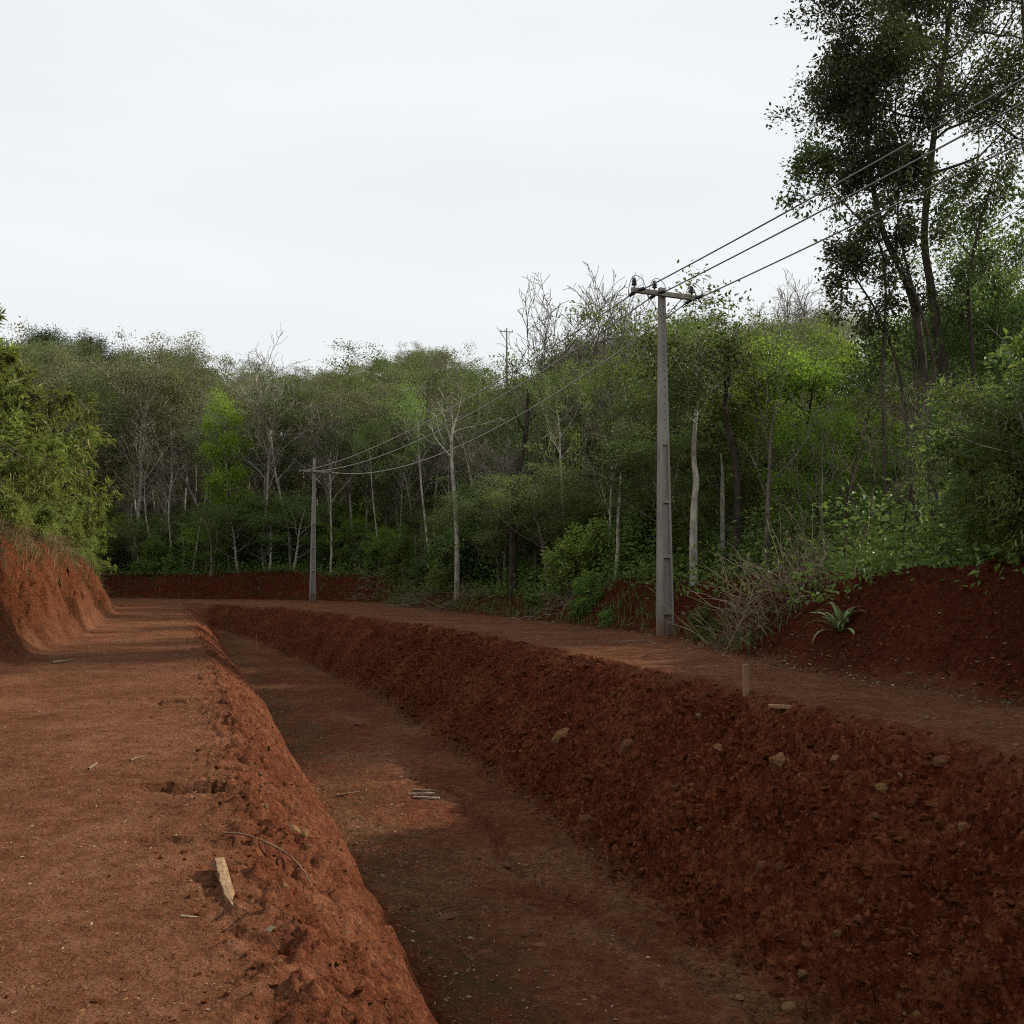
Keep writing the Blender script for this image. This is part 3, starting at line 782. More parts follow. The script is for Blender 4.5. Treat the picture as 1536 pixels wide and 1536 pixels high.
PH = 9.3
def half(z, a, b): return 0.5 * (a + (b - a) * z / PH)
def make_pole_meshes():
    parts = []
    fl = 0.055
    def wx(z): return half(z, 0.38, 0.155)
    def dy(z): return half(z, 0.30, 0.125)
    def seg(z0, z1, fx0, fx1, fy):
        return ((fx0(z0), fx1(z0), -fy(z0), fy(z0), z0), (fx0(z1), fx1(z1), -fy(z1), fy(z1), z1))
    parts.append(seg(-1.2, PH, lambda z: -wx(z), lambda z: -wx(z) + fl, dy))
    parts.append(seg(-1.2, PH, lambda z: wx(z) - fl, lambda z: wx(z), dy))
    web0, web1 = (lambda z: -wx(z) + fl - 0.004), (lambda z: wx(z) - fl + 0.004)
    parts.append(seg(-1.2, 5.05, web0, web1, lambda z: 0.35 * dy(z)))
    parts.append(seg(5.051, PH - 0.01, web0, web1, lambda z: dy(z) - 0.006))
    for zc in (0.62, 2.1, 3.55):
        parts.append(seg(zc - 0.045, zc + 0.045, web0, web1, lambda z: dy(z) - 0.008))
    V, Fq = box_mesh(parts)
    shaft = mesh_np('shaft', V, [Fq], M['concrete'])
    hv, hf, base = [], [], 0
    for z in np.arange(5.5, 8.9, 0.22):
        for s in (0,):
            th = np.arange(8) * math.pi / 4
            y = -dy(z) + 0.001
            ring0 = np.stack([0.016 * np.cos(th), np.full(8, y), z + 0.016 * np.sin(th)], 1)
            ring1 = ring0 + [0, 0.03, 0]
            hv += [ring0, ring1]
            i = np.arange(16).reshape(2, 8) + base; j = np.roll(i, -1, 1)
            hf.append(np.stack([i[0], j[0], j[1], i[1]], -1)); base += 16
    holes = np.concatenate(hv)
    capf = [np.array([[k * 16 + s for s in range(8)] for k in range(base // 16)])]
    hm = mesh_np('bolt_holes', holes, [np.concatenate(hf)] + capf, M['hole'])  # near-black discs on solid concrete; the holes' shade is put into their colour
    V, Fq = box_mesh([((-1.0, 1.0, -0.055, 0.055, -0.06), (-1.0, 1.0, -0.055, 0.055, 0.06))])
    arm = mesh_np('crossarm', V, [Fq], M['arm'])
    prof = [(0.018, 0.0), (0.018, 0.06), (0.06, 0.07), (0.075, 0.09), (0.045, 0.11), (0.072, 0.125), (0.045, 0.15), (0.07, 0.165), (0.042, 0.19), (0.066, 0.205), (0.04, 0.23), (0.05, 0.26), (0.0, 0.265)]
    V, Fq = lathe(prof, 12)
    pin = mesh_np('pin_insulator', V, [Fq], M['insul'], True)
    prof = [(0.0, 0.0), (0.02, 0.0), (0.02, 0.08)] + [p for k in range(4) for p in ((0.052, 0.10 + k * 0.06), (0.024, 0.13 + k * 0.06))] + [(0.018, 0.36), (0.018, 0.42), (0, 0.42)]
    V, Fq = lathe(prof, 10)
    strain = mesh_np('strain_insulator', V, [Fq], M['insul'], True)
    return shaft, hm, arm, pin, strain
SHAFT, HOLES, ARM, PIN, STRAIN = make_pole_meshes()

def cable_mesh(name, pts, r, mat, sides=6):
    pts = np.asarray(pts, float)
    V, Fq = tubes([(pts, np.full(len(pts), r), 0)], lambda l: sides)
    return mesh_np(name, V, [Fq], mat, True)

PINX = (-0.93, -0.3, 0.87)
def make_pole(loc, rotz, label, arm_drop=0.2, jumpers=True, group='concrete power poles', dirs=(1, -1)):
    e = empty('power_pole', loc, rotz)
    tag(e, label, 'power pole', group)
    obj('shaft', SHAFT, e); tag(obj('bolt_holes', HOLES, e), kind='stuff')
    az = PH - arm_drop
    ay = -half(az, 0.30, 0.125) - 0.058
    obj('crossarm', ARM, e, (0, ay, az))
    for s in (-1, 1):
        pts = [(s * 0.06, ay + 0.03, az - 0.62), (s * 0.33, ay + 0.012, az - 0.3), (s * 0.55, ay - 0.02, az - 0.062)]
        obj('brace', cable_mesh('brace', pts, 0.014, M['metal'], 4), e)
    ends = {1: [], -1: []}
    for x in PINX:
        obj('pin_insulator', PIN, e, (x, ay, az + 0.061))
        for s in dirs:
            st = obj('strain_insulator', STRAIN, e, (x + 0.08, ay + s * 0.058, az - 0.01))
            st.rotation_euler = (R(-96) if s > 0 else R(96), 0, 0)
            ends[s].append(Vector((x + 0.08, ay + s * 0.478, az - 0.055)))
        if jumpers:
            t = np.linspace(0, 1, 15)
            yy = ay + 0.45 - 0.9 * t
            zz = az - 0.05 + 0.43 * np.sin(np.pi * t) ** 0.6
            xx = x + 0.08 - 0.08 * np.sin(np.pi * t)
            obj('jumper', cable_mesh('jumper', np.stack([xx, yy, zz], 1), 0.010, M['cable'], 5), e)
    mw = Matrix.Translation(Vector(loc)) @ Matrix.Rotation(rotz, 4, 'Z')
    return e, {s: [mw @ p for p in ends[s]] for s in ends}

P1 = hit(995, 953); P1 = np.array([4.02, 26.4, 0.0]); P1[2] = g1(P1[0], P1[1]) - 0.02
P2 = np.array([-12.72, 64.0, 0.0]); P2[2] = g1(P2[0], P2[1]) - 0.05
P0 = P1 + (P1 - P2) * np.array([1, 1, 0]); P0[0] = 18.6; P0[2] = 1.2
line = math.atan2(P1[1] - P2[1], P1[0] - P2[0])
rotp = math.atan2(P2[1] - P1[1], P2[0] - P1[0]) - math.pi / 2
_, A1 = make_pole(P1, rotp, 'tall near concrete power pole with crossarm standing at the right roadside', 0.2)
_, A2 = make_pole(P2, rotp, 'distant slim concrete power pole at the road bend beyond the trench', 0.85, False, dirs=(-1,))
_, A0 = make_pole(P0, rotp, 'concrete power pole behind the camera that ends the near cables', 0.2, False, dirs=(1,))
P3 = at(760, 592, 152.0); P3[2] = g1(P3[0], P3[1]) - 0.1
make_pole(P3, R(12), 'tiny far power pole rising above the treetops on the skyline', 0.6, False, dirs=())
def span(a, b, sag, label, group=None, r=0.015, mat='cable'):
    t = np.linspace(0, 1, 40)[:, None]
    p = np.array(a) * (1 - t) + np.array(b) * t
    p[:, 2] -= (4 * sag * t * (1 - t))[:, 0]
    o = obj('power_cable', cable_mesh('power_cable', p, r, M[mat]))
    tag(o, label, 'cable', group)
for k, nm in enumerate(('leftmost', 'middle', 'rightmost')):
    span(A1[1][k], A2[-1][k], (0.75, 1.05, 1.55)[k], f'{nm} cable running from the near pole crossarm back to the distant pole', 'power cables', 0.021, 'cable_pale')
for k, nm in enumerate(('uppermost', 'middle', 'lowest')):
    span(A1[-1][k], A0[1][k], 0.45, f'{nm} black cable from the near pole to the upper right corner', 'power cables', 0.019)

# ------------------------------------------------------------------ the wood
SKY_U = [-400, 0, 60, 100, 150, 180, 230, 290, 325, 345, 400, 440, 520, 570, 620, 650, 690, 735, 757, 790, 830, 870, 930, 960, 1010, 1060, 1110, 1160, 1240, 1300, 1400, 1536, 1900]
SKY_V = [470, 485, 490, 502, 516, 527, 508, 506, 552, 530, 515, 535, 552, 528, 532, 515, 545, 552, 590, 556, 540, 515, 492, 490, 462, 458, 474, 482, 462, 470, 470, 400, 380]
def top_limit(x, y, dv=0.0):
    u = 768 + 1500 * x / y
    v = float(np.interp(u, SKY_U, SKY_V)) + dv + 46 * max(float(fbm(u / 50.0, 3.3, 66, 2)), -0.3)
    return EYE + (HORIZON - v) / 1500.0 * y, u

rng = np.random.default_rng(2024)
PLACED = []
def free(x, y, r):
    return all((x - a) ** 2 + (y - b) ** 2 > r * r for a, b in PLACED)

KIND = {
 'ever1': ('evergreen_tree', 'dark leafy tree with dense crown'), 'ever2': ('evergreen_tree', 'dark leafy tree with broad crown'),
 'ever3': ('evergreen_tree', 'mid green tree with pale trunk'), 'olive1': ('broadleaf_tree', 'olive grey thinly leaved tree'),
 'olive2': ('broadleaf_tree', 'tall olive grey tree'), 'olive3': ('broadleaf_tree', 'low olive tree with wide crown'),
 'thin1': ('slender_tree', 'slender pale tree with thin crown'), 'thin2': ('slender_tree', 'slender pale tree with green crown'),
 'bare1': ('leafless_tree', 'leafless grey tree with fanned twigs'), 'bare2': ('leafless_tree', 'leafless grey tree with upright twigs'),
 'bare3': ('leafless_tree', 'low leafless grey tree'), 'rust': ('broadleaf_tree', 'brownish tree with withered leaves'),
 'lime1': ('broadleaf_tree', 'yellow green young tree'), 'lime2': ('broadleaf_tree', 'small yellow green tree with dark trunk'),
}
def zone_of(u, e):
    if u < 470: z = 'beyond the end of the track' if e < 22 else 'on the hill beyond the end of the track'
    elif u < 960: z = 'behind the distant road bend' if e < 22 else 'on the hill behind the distant bend'
    else: z = 'behind the near power pole' if e < 14 else 'on the slope behind the near power pole'
    return z
def wood_tree(key, x, y, h=None, label=None, group=None, dv=0.0, clamp=True, name=None, rot=None, cat='tree', wide=1.0):
    proto = PROTO[key]
    z = g1(x, y) - 0.05
    h = h or proto[1] * (rng.uniform(0.78, 1.15) if clamp is not True else rng.uniform(0.75, 1.4))
    if clamp:
        lim, u = top_limit(x, y, dv + (60 if clamp != 'back' else 18) * rng.random() ** 1.6)
        h = min(h, max(lim - z, 3.0))
    s = h / proto[1]
    ws = s * wide * (0.75 + 0.25 / max(s, 0.4) if s < 1 else 1.0)
    PLACED.append((x, y))
    nm, desc = KIND.get(key, ('tree', ''))
    return place(name or nm, proto, (x, y, z), rng.uniform(0, 6.28) if rot is None else rot, (ws, ws, s), label, cat, group)

FRONT_U = [960, 1050, 1180, 1250, 1330, 1420, 1536, 1900]
FRONT_V = [600, 640, 740, 690, 640, 600, 560, 560]
def front_limit(x, y):
    u = 768 + 1500 * x / y
    return EYE + (HORIZON - float(np.interp(u, FRONT_U, FRONT_V))) / 1500.0 * y

def px(u, Y):
    return (u - 768) / 1500.0 * Y

# --- trees one can point at
def single(key, u, Y, vtop, name, label, **kw):
    x = px(u, Y); z = g1(x, Y)
    h = EYE + (HORIZON - vtop) / 1500.0 * Y - z
    return wood_tree(key, x, Y, h, label, clamp=False, name=name, **kw)

single('bright', 345, 78, 592, 'bright_tree', 'narrow bright yellow green tree standing out in the far wood left of the distant pole', rot=0.6)
single('thin1', 437, 76, 545, 'slender_tree', 'tall pale double trunk tree just left of the distant power pole', wide=1.1)
single('bare2', 398, 78, 500, 'leafless_tree', 'tall leafless tree with pale twiggy crown right of the bright green tree', wide=1.15)
single('bare1', 250, 88, 545, 'leafless_tree', 'pale leafless tree left of the bright green tree with forked white limbs')
single('olive3', 345, 108, 514, 'skyline_tree', 'small dark leafy crown on the skyline above the bright green tree', wide=0.8)
single('bare1', 646, 104, 500, 'leafless_tree', 'leafless fan shaped tree on the skyline left of the tiny far pole', wide=1.05)
single('ever1', 590, 98, 522, 'evergreen_tree', 'dark dense crown on the skyline left of the leafless fan shaped tree', wide=1.1)
single('ever2', 715, 108, 540, 'evergreen_tree', 'dark round crown on the skyline just left of the tiny far pole')
single('olive1', 232, 104, 502, 'skyline_tree', 'tall grey green tree making the left hump of the skyline')
single('olive2', 285, 100, 500, 'skyline_tree', 'feathery grey green treetop on the skyline right of the left hump')
for k, (u, Y, vt) in enumerate(((842, 47, 402), (878, 49, 396), (915, 46, 404), (948, 50, 408))):
    single('bare4', u, Y, vt, 'leafless_tree',
           ('leftmost of the four tall leafless trees left of the near pole', 'second from the left of the four tall leafless trees left of the near pole',
            'third from the left of the four tall leafless trees left of the near pole', 'leafless tree nearest to the near pole crossarm on its left')[k], rot=1.3 * k + 0.4, wide=0.85)
single('bare4', 1165, 62, 405, 'leafless_tree', 'leafless tree on the skyline right of the near pole crossarm', rot=2.0)
single('bare4', 1215, 66, 418, 'leafless_tree', 'smaller leafless crown on the skyline left of the tall dark tree', rot=0.5)
single('ever1', 1035, 35.5, 452, 'evergreen_tree', 'dark evergreen crown directly behind the top of the near pole', rot=0.2, wide=0.95)
single('ever2', 940, 58, 482, 'evergreen_tree', 'dark crown on the skyline between the leafless trees and the near pole')
single('lime1', 1110, 37, 492, 'broadleaf_tree', 'yellow green tree right of the near pole')
single('lime1', 1075, 35, 560, 'broadleaf_tree', 'low yellow green tree beside the crooked trunk right of the near pole')
single('lime1', 1330, 33, 560, 'broadleaf_tree', 'yellow green tree under the tall dark tree')
single('lime2', 1240, 30, 610, 'broadleaf_tree', 'small yellow green tree between the crooked trunk and the tall dark tree')
single('ever3', 1545, 29, 300, 'evergreen_tree', 'mid green tree cut by the right edge under the lowest cable', wide=0.9)
single('ever2', 1505, 34, 318, 'evergreen_tree', 'dark leafy tree filling the gap under the tall dark crowns at the right', wide=0.9)
single('ever1', 1490, 31, 335, 'evergreen_tree', 'dense dark evergreen filling the right edge below the cables', wide=0.8)
single('ever2', 1425, 36, 420, 'evergreen_tree', 'dark evergreen behind the tall dark trunks on the right', wide=0.8)
for k_, (u_, v_) in enumerate(((40, 500), (95, 512), (150, 522))):
    single('ever1', u_, 138 + 3 * k_, v_, 'evergreen_tree', ('dark crown below the pine at the far left edge of the skyline', 'dark crown between the two taller hilltop pines', 'dark crown below the lowest hilltop pine')[k_], wide=1.0)
single('araucaria', 128, 150, 495, 'araucaria_tree', 'dark round topped pine on the far left hilltop', wide=0.85)
single('araucaria', 60, 160, 486, 'araucaria_tree', 'dark round topped pine at the far left edge of the skyline', wide=1.0)
single('araucaria', 175, 158, 520, 'araucaria_tree', 'lowest round topped pine right of the others on the far left hilltop', wide=0.95)

# --- trees with a trunk of their own shape
def path_tree(seed, Y, uvs, r, bark, name, label, leafm=None, base=True, cat='tree', **kw):
    pts = [at(u, v, Y + (dy[0] if dy else 0.0)) for u, v, *dy in uvs]
    pts = np.array(pts)
    z0 = g1(pts[0][0], pts[0][1])
    b = np.array([pts[0][0], pts[0][1], z0])
    if base and pts[0][2] > z0: pts = np.vstack([[pts[0] * [1, 1, 0] + [0, 0, z0 - 0.3]], pts])
    loc = pts - b
    t = np.linspace(0, 1, len(loc)); tt = np.linspace(0, 1, (len(loc) - 1) * 3 + 1)
    sm = np.stack([np.interp(tt, t, loc[:, k]) for k in range(3)], 1)
    sm[1:-1] = 0.25 * sm[:-2] + 0.5 * sm[1:-1] + 0.25 * sm[2:]
    P = dict(path=list(sm), H=float(np.linalg.norm(np.diff(sm, axis=0), axis=1).sum()), r=r); P.update(kw)
    proto = build_tree(seed, bark, leafm, **P)
    PLACED.append((b[0], b[1]))
    return place(name, proto, tuple(b), 0.0, 1.0, label, cat)
stub = dict(maxlev=1, leaf_from=9, n=(5,), t0=(0.5,), lr=(0.12,), ang=(R(50),), tip=(0.4, 0.4, .4, .4))
path_tree(201, 44, [(770, 760), (775, 715), (788, 660), (791, 620), (792, 590)], 0.2, 'bark_dark', 'dead_tree', 'broken dead trunk leaning right below the tiny far pole', None, **stub)
path_tree(202, 50, [(686, 812), (683, 760), (678, 700), (677, 650), (684, 628)], 0.15, 'bark_pale', 'slender_tree', 'white slender trunk forking near its top, left of the broken dead trunk', None,
          maxlev=2, leaf_from=9, n=(5, 4), t0=(0.6, .3), lr=(0.22, .5), ang=(R(38), R(40)))
path_tree(203, 29, [(1040, 812), (1041, 760), (1045, 720), (1040, 690), (1042, 640), (1047, 590), (1046, 540)], 0.13, 'bark_pale', 'crooked_tree', 'crooked bark peeled trunk just right of the near pole', 'leaf_dark',
          n=(9, 5, 4), t0=(0.72, .25, .2), lr=(0.24, .5, .5), leaf=0.13, per=4)
path_tree(204, 29.6, [(1106, 790), (1107, 740), (1103, 690), (1094, 650), (1086, 610), (1094, 570), (1093, 530), (1088, 500)], 0.13, 'bark_dark', 'crooked_tree', 'wavy topless dark trunk in front of the yellow green tree', None, **stub)
path_tree(205, 31, [(1083, 745), (1084, 710), (1081, 680)], 0.09, 'bark_pale', 'dead_tree', 'short white stump trunk between the two crooked trunks', None, maxlev=0, leaf_from=9)
path_tree(206, 28, [(1150, 800), (1152, 745), (1154, 715), (1155, 660), (1162, 610)], 0.09, 'bark_grey', 'forked_tree', 'grey forked young tree left of the brush heap top', None,
          maxlev=2, leaf_from=9, n=(5, 4), t0=(0.35, .3), lr=(0.45, .5), ang=(R(28), R(35)))
path_tree(207, 76, [(318, 808), (300, 765), (285, 735), (272, 712)], 0.13, 'bark_grey', 'leaning_tree', 'pale trunk leaning to the left at the foot of the bright green tree', None,
          maxlev=2, leaf_from=9, n=(5, 4), t0=(0.4, .3), lr=(0.35, .5), ang=(R(40), R(40)))
# tall dark trees at the upper right
big = dict(seg=(10, 7, 5, 3), maxlev=3, na=2, gn=(0.05, 0.17, 0.22, 0.25), leaf=0.125, aspect=0.52, droop=0.15, spread=0.19, jitter=0.9, rmin=0.01, tip=(0.28, 0.25, 0.3, 0.35))
path_tree(301, 27, [(1402, 800), (1394, 640), (1386, 560), (1372, 455), (1350, 400), (1326, 355), (1312, 300), (1302, 230), (1296, 150), (1288, 75)], 0.145, 'bark_dark', 'tall_tree',
          'tall dark tree with a bent trunk, leftmost of the upper right trees', 'leaf_big',
          n=(15, 6, 5), t0=(0.7, .3, .2), lr=(0.115, .5, .5), ang=(R(62), R(50), R(48)), per=19, shape=lambda u: 0.7 + 0.45 * u, up=(.0, .06, .04, .02), **big)
path_tree(302, 28.5, [(1440, 800), (1428, 640), (1412, 540), (1398, 440), (1384, 360), (1395, 250), (1410, 130), (1425, 20), (1432, -60)], 0.175, 'bark_dark', 'tall_tree',
          'largest tall dark tree with a dense crown reaching the top edge of the picture', 'leaf_big',
          n=(18, 7, 5), t0=(0.62, .3, .2), lr=(0.175, .5, .5), ang=(R(62), R(50), R(48)), per=26, shape=lambda u: 0.7 + 0.55 * math.sin(math.pi * (0.15 + 0.8 * u)), up=(.0, .06, .04, .02), **big)
path_tree(303, 28.5, [(1600, 800), (1585, 560), (1570, 400), (1555, 280), (1545, 160), (1535, 40), (1530, -60)], 0.13, 'bark_dark', 'tall_tree',
          'tall dark tree rising along the right edge of the picture', 'leaf_big',
          n=(17, 7, 5), t0=(0.55, .3, .2), lr=(0.19, .5, .5), ang=(R(65), R(50), R(48)), per=7, shape=lambda u: 0.7 + 0.55 * math.sin(math.pi * (0.15 + 0.8 * u)), up=(.0, .06, .04, .02), **big)
for k, (Y_, uvs, r_, lab) in enumerate(((27.2, [(1330, 800), (1322, 560), (1330, 440), (1322, 360), (1270, 310), (1235, 268), (1218, 250)], 0.05, 'thin leafy stem arching left below the crown of the bent tall tree'), (27.5, [(1376, 800), (1352, 560), (1318, 470), (1285, 420), (1268, 390)], 0.06, 'thin leafy stem curving left under the tall dark tree'),
        (26.6, [(1420, 800), (1400, 520), (1362, 410), (1345, 330), (1350, 260)], 0.07, 'thin leafy stem rising beside the bent trunk of the tall dark tree'),
        (28, [(1470, 800), (1462, 560), (1450, 430), (1470, 330), (1490, 270)], 0.09, 'forked leafy stem between the tall dark trees and the right edge'))):
    path_tree(310 + k, Y_, uvs, r_, 'bark_dark', 'slender_tree', lab, 'leaf_big', n=(11, 5, 4), t0=(0.5, .25, .2), lr=(0.075, .6, .55), ang=(R(60), R(50), R(48)), per=3, seg=(8, 5, 4, 3), na=5, leaf=0.14, spread=0.14, rmin=0.008)
path_tree(304, 30, [(1375, 800), (1372, 700), (1378, 600), (1368, 520)], 0.2, 'bark_grey', 'vine_tree', 'thick vine covered trunk beside the bent trunk of the tall dark tree', 'leaf_dark',
          n=(9, 5, 4), t0=(0.35, .25, .2), lr=(0.24, .5, .5), leaf=0.14, per=4)

# --- pale slender trunks along the front of the wood
ns = 0
for k in range(3000):
    x, y = rng.uniform(-40, 10), rng.uniform(29, 88)
    e = float(edge_dist(np.array([x]), np.array([y]))[0])
    u = 768 + 1500 * x / y
    if not (0.4 < e < 3.2) or not (190 < u < 1330) or not free(x, y, 1.5): continue
    key = ('thin1', 'thin2', 'bare2', 'thin1')[int(rng.integers(4))]
    nm, desc = {'thin1': ('slender_tree', 'slender pale tree with thin crown'), 'thin2': ('slender_tree', 'slender pale tree with green crown'), 'bare2': ('leafless_tree', 'leafless pale tree')}[key]
    where = 'at the front of the far wood' if u < 470 else ('at the front of the wood between the poles' if u < 990 else 'at the wood front right of the near pole')
    if u < 990: wood_tree(key, x, y, rng.uniform(8, 14), f'{desc} {where}', f'{desc} {where} group', wide=0.8)
    else: wood_tree(key, x, y, rng.uniform(6, 9), f'{desc} {where}', f'{desc} {where} group', wide=0.8)
    ns += 1
    if ns >= 20: break
# --- thin crooked stems before the trees right of the near pole
ns = 0
for k in range(3000):
    x, y = rng.uniform(3, 20), rng.uniform(19, 40)
    e = float(edge_dist(np.array([x]), np.array([y]))[0])
    u = 768 + 1500 * x / y
    if not (0.7 < e < 4.5) or not (1030 < u < 1530) or not free(x, y, 1.0): continue
    kk = int(rng.integers(3)); p = PROTO['stem%d' % (kk + 1)]; h = min(rng.uniform(3.5, 6.5), EYE + (HORIZON - 540) / 1500.0 * y - g1(x, y))
    cn = ('grey', 'dark', 'brown')[kk]
    place('crooked_tree', p, (x, y, g1(x, y) - 0.1), rng.uniform(0, 6.28), h / p[1], f'thin crooked {cn} bare tree before the trees right of the near pole', 'tree', f'thin crooked {cn} trees right of the near pole')
    PLACED.append((x, y)); ns += 1
    if ns >= 20: break
# --- the rest of the wood
def mixkey(u, e):
    r_ = rng.random()
    if u < 960:
        tab = [('olive1', .19), ('olive2', .15), ('olive3', .12), ('bare1', .05), ('bare2', .04), ('bare3', .05), ('ever1', .10), ('ever2', .10), ('ever3', .09), ('thin1', .03), ('rust', .06)] if e > 6 else \
              [('thin1', .16), ('olive1', .26), ('olive2', .16), ('olive3', .1), ('bare2', .10), ('thin2', .10), ('ever3', .07), ('bare1', .05)]
    else:
        tab = [('olive1', .14), ('olive3', .14), ('lime1', .12), ('lime2', .08), ('ever1', .15), ('ever2', .14), ('ever3', .11), ('thin2', .04), ('bare3', .05), ('thin1', .03)]
    for k, p in tab:
        r_ -= p
        if r_ <= 0: return k
    return tab[0][0]
cands = []
for (e0, e1, sp) in ((1.0, 9, 3.3), (9, 26, 4.7), (26, 55, 6.4), (55, 100, 7.5)):
    for gx_ in np.arange(-75, 45, sp):
        for gy_ in np.arange(14, 175, sp):
            x = gx_ + rng.uniform(-.4, .4) * sp; y = gy_ + rng.uniform(-.4, .4) * sp
            if abs(x / y) > 0.60: continue
            cands.append((x, y, e0, e1, sp))
cx = np.array([c_[0] for c_ in cands]); cy = np.array([c_[1] for c_ in cands])
ce = edge_dist(cx, cy)
nwood = 0
for (x, y, e0, e1, sp), e in zip(cands, ce):
    if not (e0 <= e < e1): continue
    if not free(x, y, sp * 0.55): continue
    u = 768 + 1500 * x / y
    if (1012 < u < 1190 and y < 34.5) or (1285 < u < 1430 and y < 28): continue
    if y < 22 and x > 9.0 and e < 6: continue
    key = mixkey(u, e)
    h = None
    if u > 960 and e < 9: h = rng.uniform(5.0, 8.5)
    if u > 960 and y < 27.5: h = min(h or 9, max(front_limit(x, y) - g1(x, y), 2.5) * rng.uniform(0.75, 1.05))
    nm, desc = KIND[key]
    zn = zone_of(u, e)
    wood_tree(key, x, y, h, f'{desc} {zn}', clamp='back' if e > 45 else True, group=f'{desc} {zn}s'.replace('poles', 'pole').rstrip('s') + ' group')
    nwood += 1
print('wood trees', nwood)

# --- half grown trees under the first row
nu = 0
for k in range(4000):
    x, y = rng.uniform(-46, 6), rng.uniform(30, 92)
    e = float(edge_dist(np.array([x]), np.array([y]))[0])
    if not (0.2 < e < 9) or abs(x / y) > 0.6 or not free(x, y, 1.6): continue
    u = 768 + 1500 * x / y
    key = ('ever3', 'bush1', 'lime1', 'ever1', 'bush2', 'olive3')[int(rng.integers(6))]
    h = rng.uniform(2.4, 6.8)
    p = PROTO[key]; sx = h / p[1]
    where = 'beyond the end of the track' if u < 470 else 'between the two power poles'
    cd = {'ever3': 'mid green', 'bush1': 'leafy green', 'lime1': 'yellow green', 'ever1': 'dark green', 'bush2': 'dark leafy', 'olive3': 'olive'}[key]
    wd = 1.5 if key in ('ever3', 'lime1', 'ever1', 'olive3') else 1.0
    place('young_tree', p, (x, y, g1(x, y) - 0.3 * sx), rng.uniform(0, 6.28), (sx * wd, sx * wd, sx), f'{cd} half grown tree under the wood {where}', 'tree', f'{cd} half grown trees {where}')
    PLACED.append((x, y)); nu += 1
    if nu >= 150: break
# --- shrubs on the left cut bank
BL = []
for (y0, y1, st, off, h0, h1) in ((23, 56, 3.1, 2.5, 2.6, 4.0), (24, 58, 3.6, 4.4, 4.8, 6.2), (25, 60, 4.2, 6.8, 6.4, 8.2)):
    y = y0
    while y < y1:
        BL.append((float(Q0(y)) - off + rng.uniform(-.5, .4) - K * y, y, rng.uniform(h0, h1) * (1 - 0.25 * float(ss(42, 58, y)))))
        y += st * rng.uniform(0.8, 1.2)
for k, (x, y, h) in enumerate(BL):
    p = PROTO[('bank1', 'bank2')[k % 2]]
    z = g1(x, y) - 0.1
    ly = ('at the lip of', 'behind the lip of', 'high above')[0 if h < 4.05 else (1 if h < 6.2 else 2)]
    sz = ('low', 'middle sized', 'tall')[0 if h < 4.05 else (1 if h < 6.2 else 2)]
    place('drooping_shrub', p, (x, y, z), rng.uniform(0, 6.28), h / p[1] * 1.02, f'{sz} yellow green shrub with drooping leaves {ly} the left cut bank', 'shrub', f'{sz} drooping shrubs {ly} the left cut bank')
for k in range(16):
    y = 22.5 + 2.1 * k; x = float(Q0(y)) - 2.05 + rng.uniform(-.25, .2) - K * y; h = rng.uniform(0.7, 1.3)
    p = PROTO['bush3']
    place('shrub', p, (x, y, g1(x, y) - 0.05), rng.uniform(0, 6.28), h / p[1], 'low green shrub leaning over the lip of the left cut bank', 'shrub', 'low shrubs along the lip of the left cut bank')
# unseen shrubs added on the right bank by the camera, to shade the trench
for k in range(48):
    y = -6 + 1.08 * (k % 24) + rng.uniform(-.3, .3); row = k // 24
    x = float(Q5(y)) + BERM_W + rng.uniform(-.2, .7) + 1.9 * row - K * y
    if x / y < 0.53 and y > 0: continue
    p = PROTO[('bush1', 'bush2', 'bamboo2', 'ever3')[k % 4]]; h = rng.uniform(3.0, 3.9) + 0.8 * row
    if y < 1: h *= 0.6
    sx = h / p[1]; wd = 1.5 if k % 4 == 3 else 1.0
    place('shrub', p, (x, y, g1(x, y) - 0.05), rng.uniform(0, 6.28), (sx * wd, sx * wd, sx), 'unseen leafy shrub added on the right earth bank to shade the trench', 'shrub', 'unseen shrubs added on the right bank for shade')
for (key, x, y, h) in (('thin1', 14.5, -2.2, 10.4),):  # tree added out of view for dappled shade on the left track
    p = PROTO[key]
    place('tree', p, (x, y, g1(x, y) - 0.05), rng.uniform(0, 6.28), h / p[1], 'unseen slender tree added on the right bank to dapple the left track', 'tree')

for (x, y) in ((9.5, 18.6), (10.7, 19.8), (8.9, 17.3), (10.9, 17.9), (9.9, 21.2)):
    p = PROTO[('bamboo1', 'bamboo2')[int(rng.integers(2))]]
    h = max(front_limit(x, y) - g1(x, y), 2.5) * rng.uniform(0.9, 1.05)
    place('drooping_shrub', p, (x, y, g1(x, y) - 0.05), rng.uniform(0, 6.28), h / p[1], 'tall shrub with fine drooping leaves at the right edge of the picture', 'shrub', 'tall drooping shrubs at the right edge'); PLACED.append((x, y))
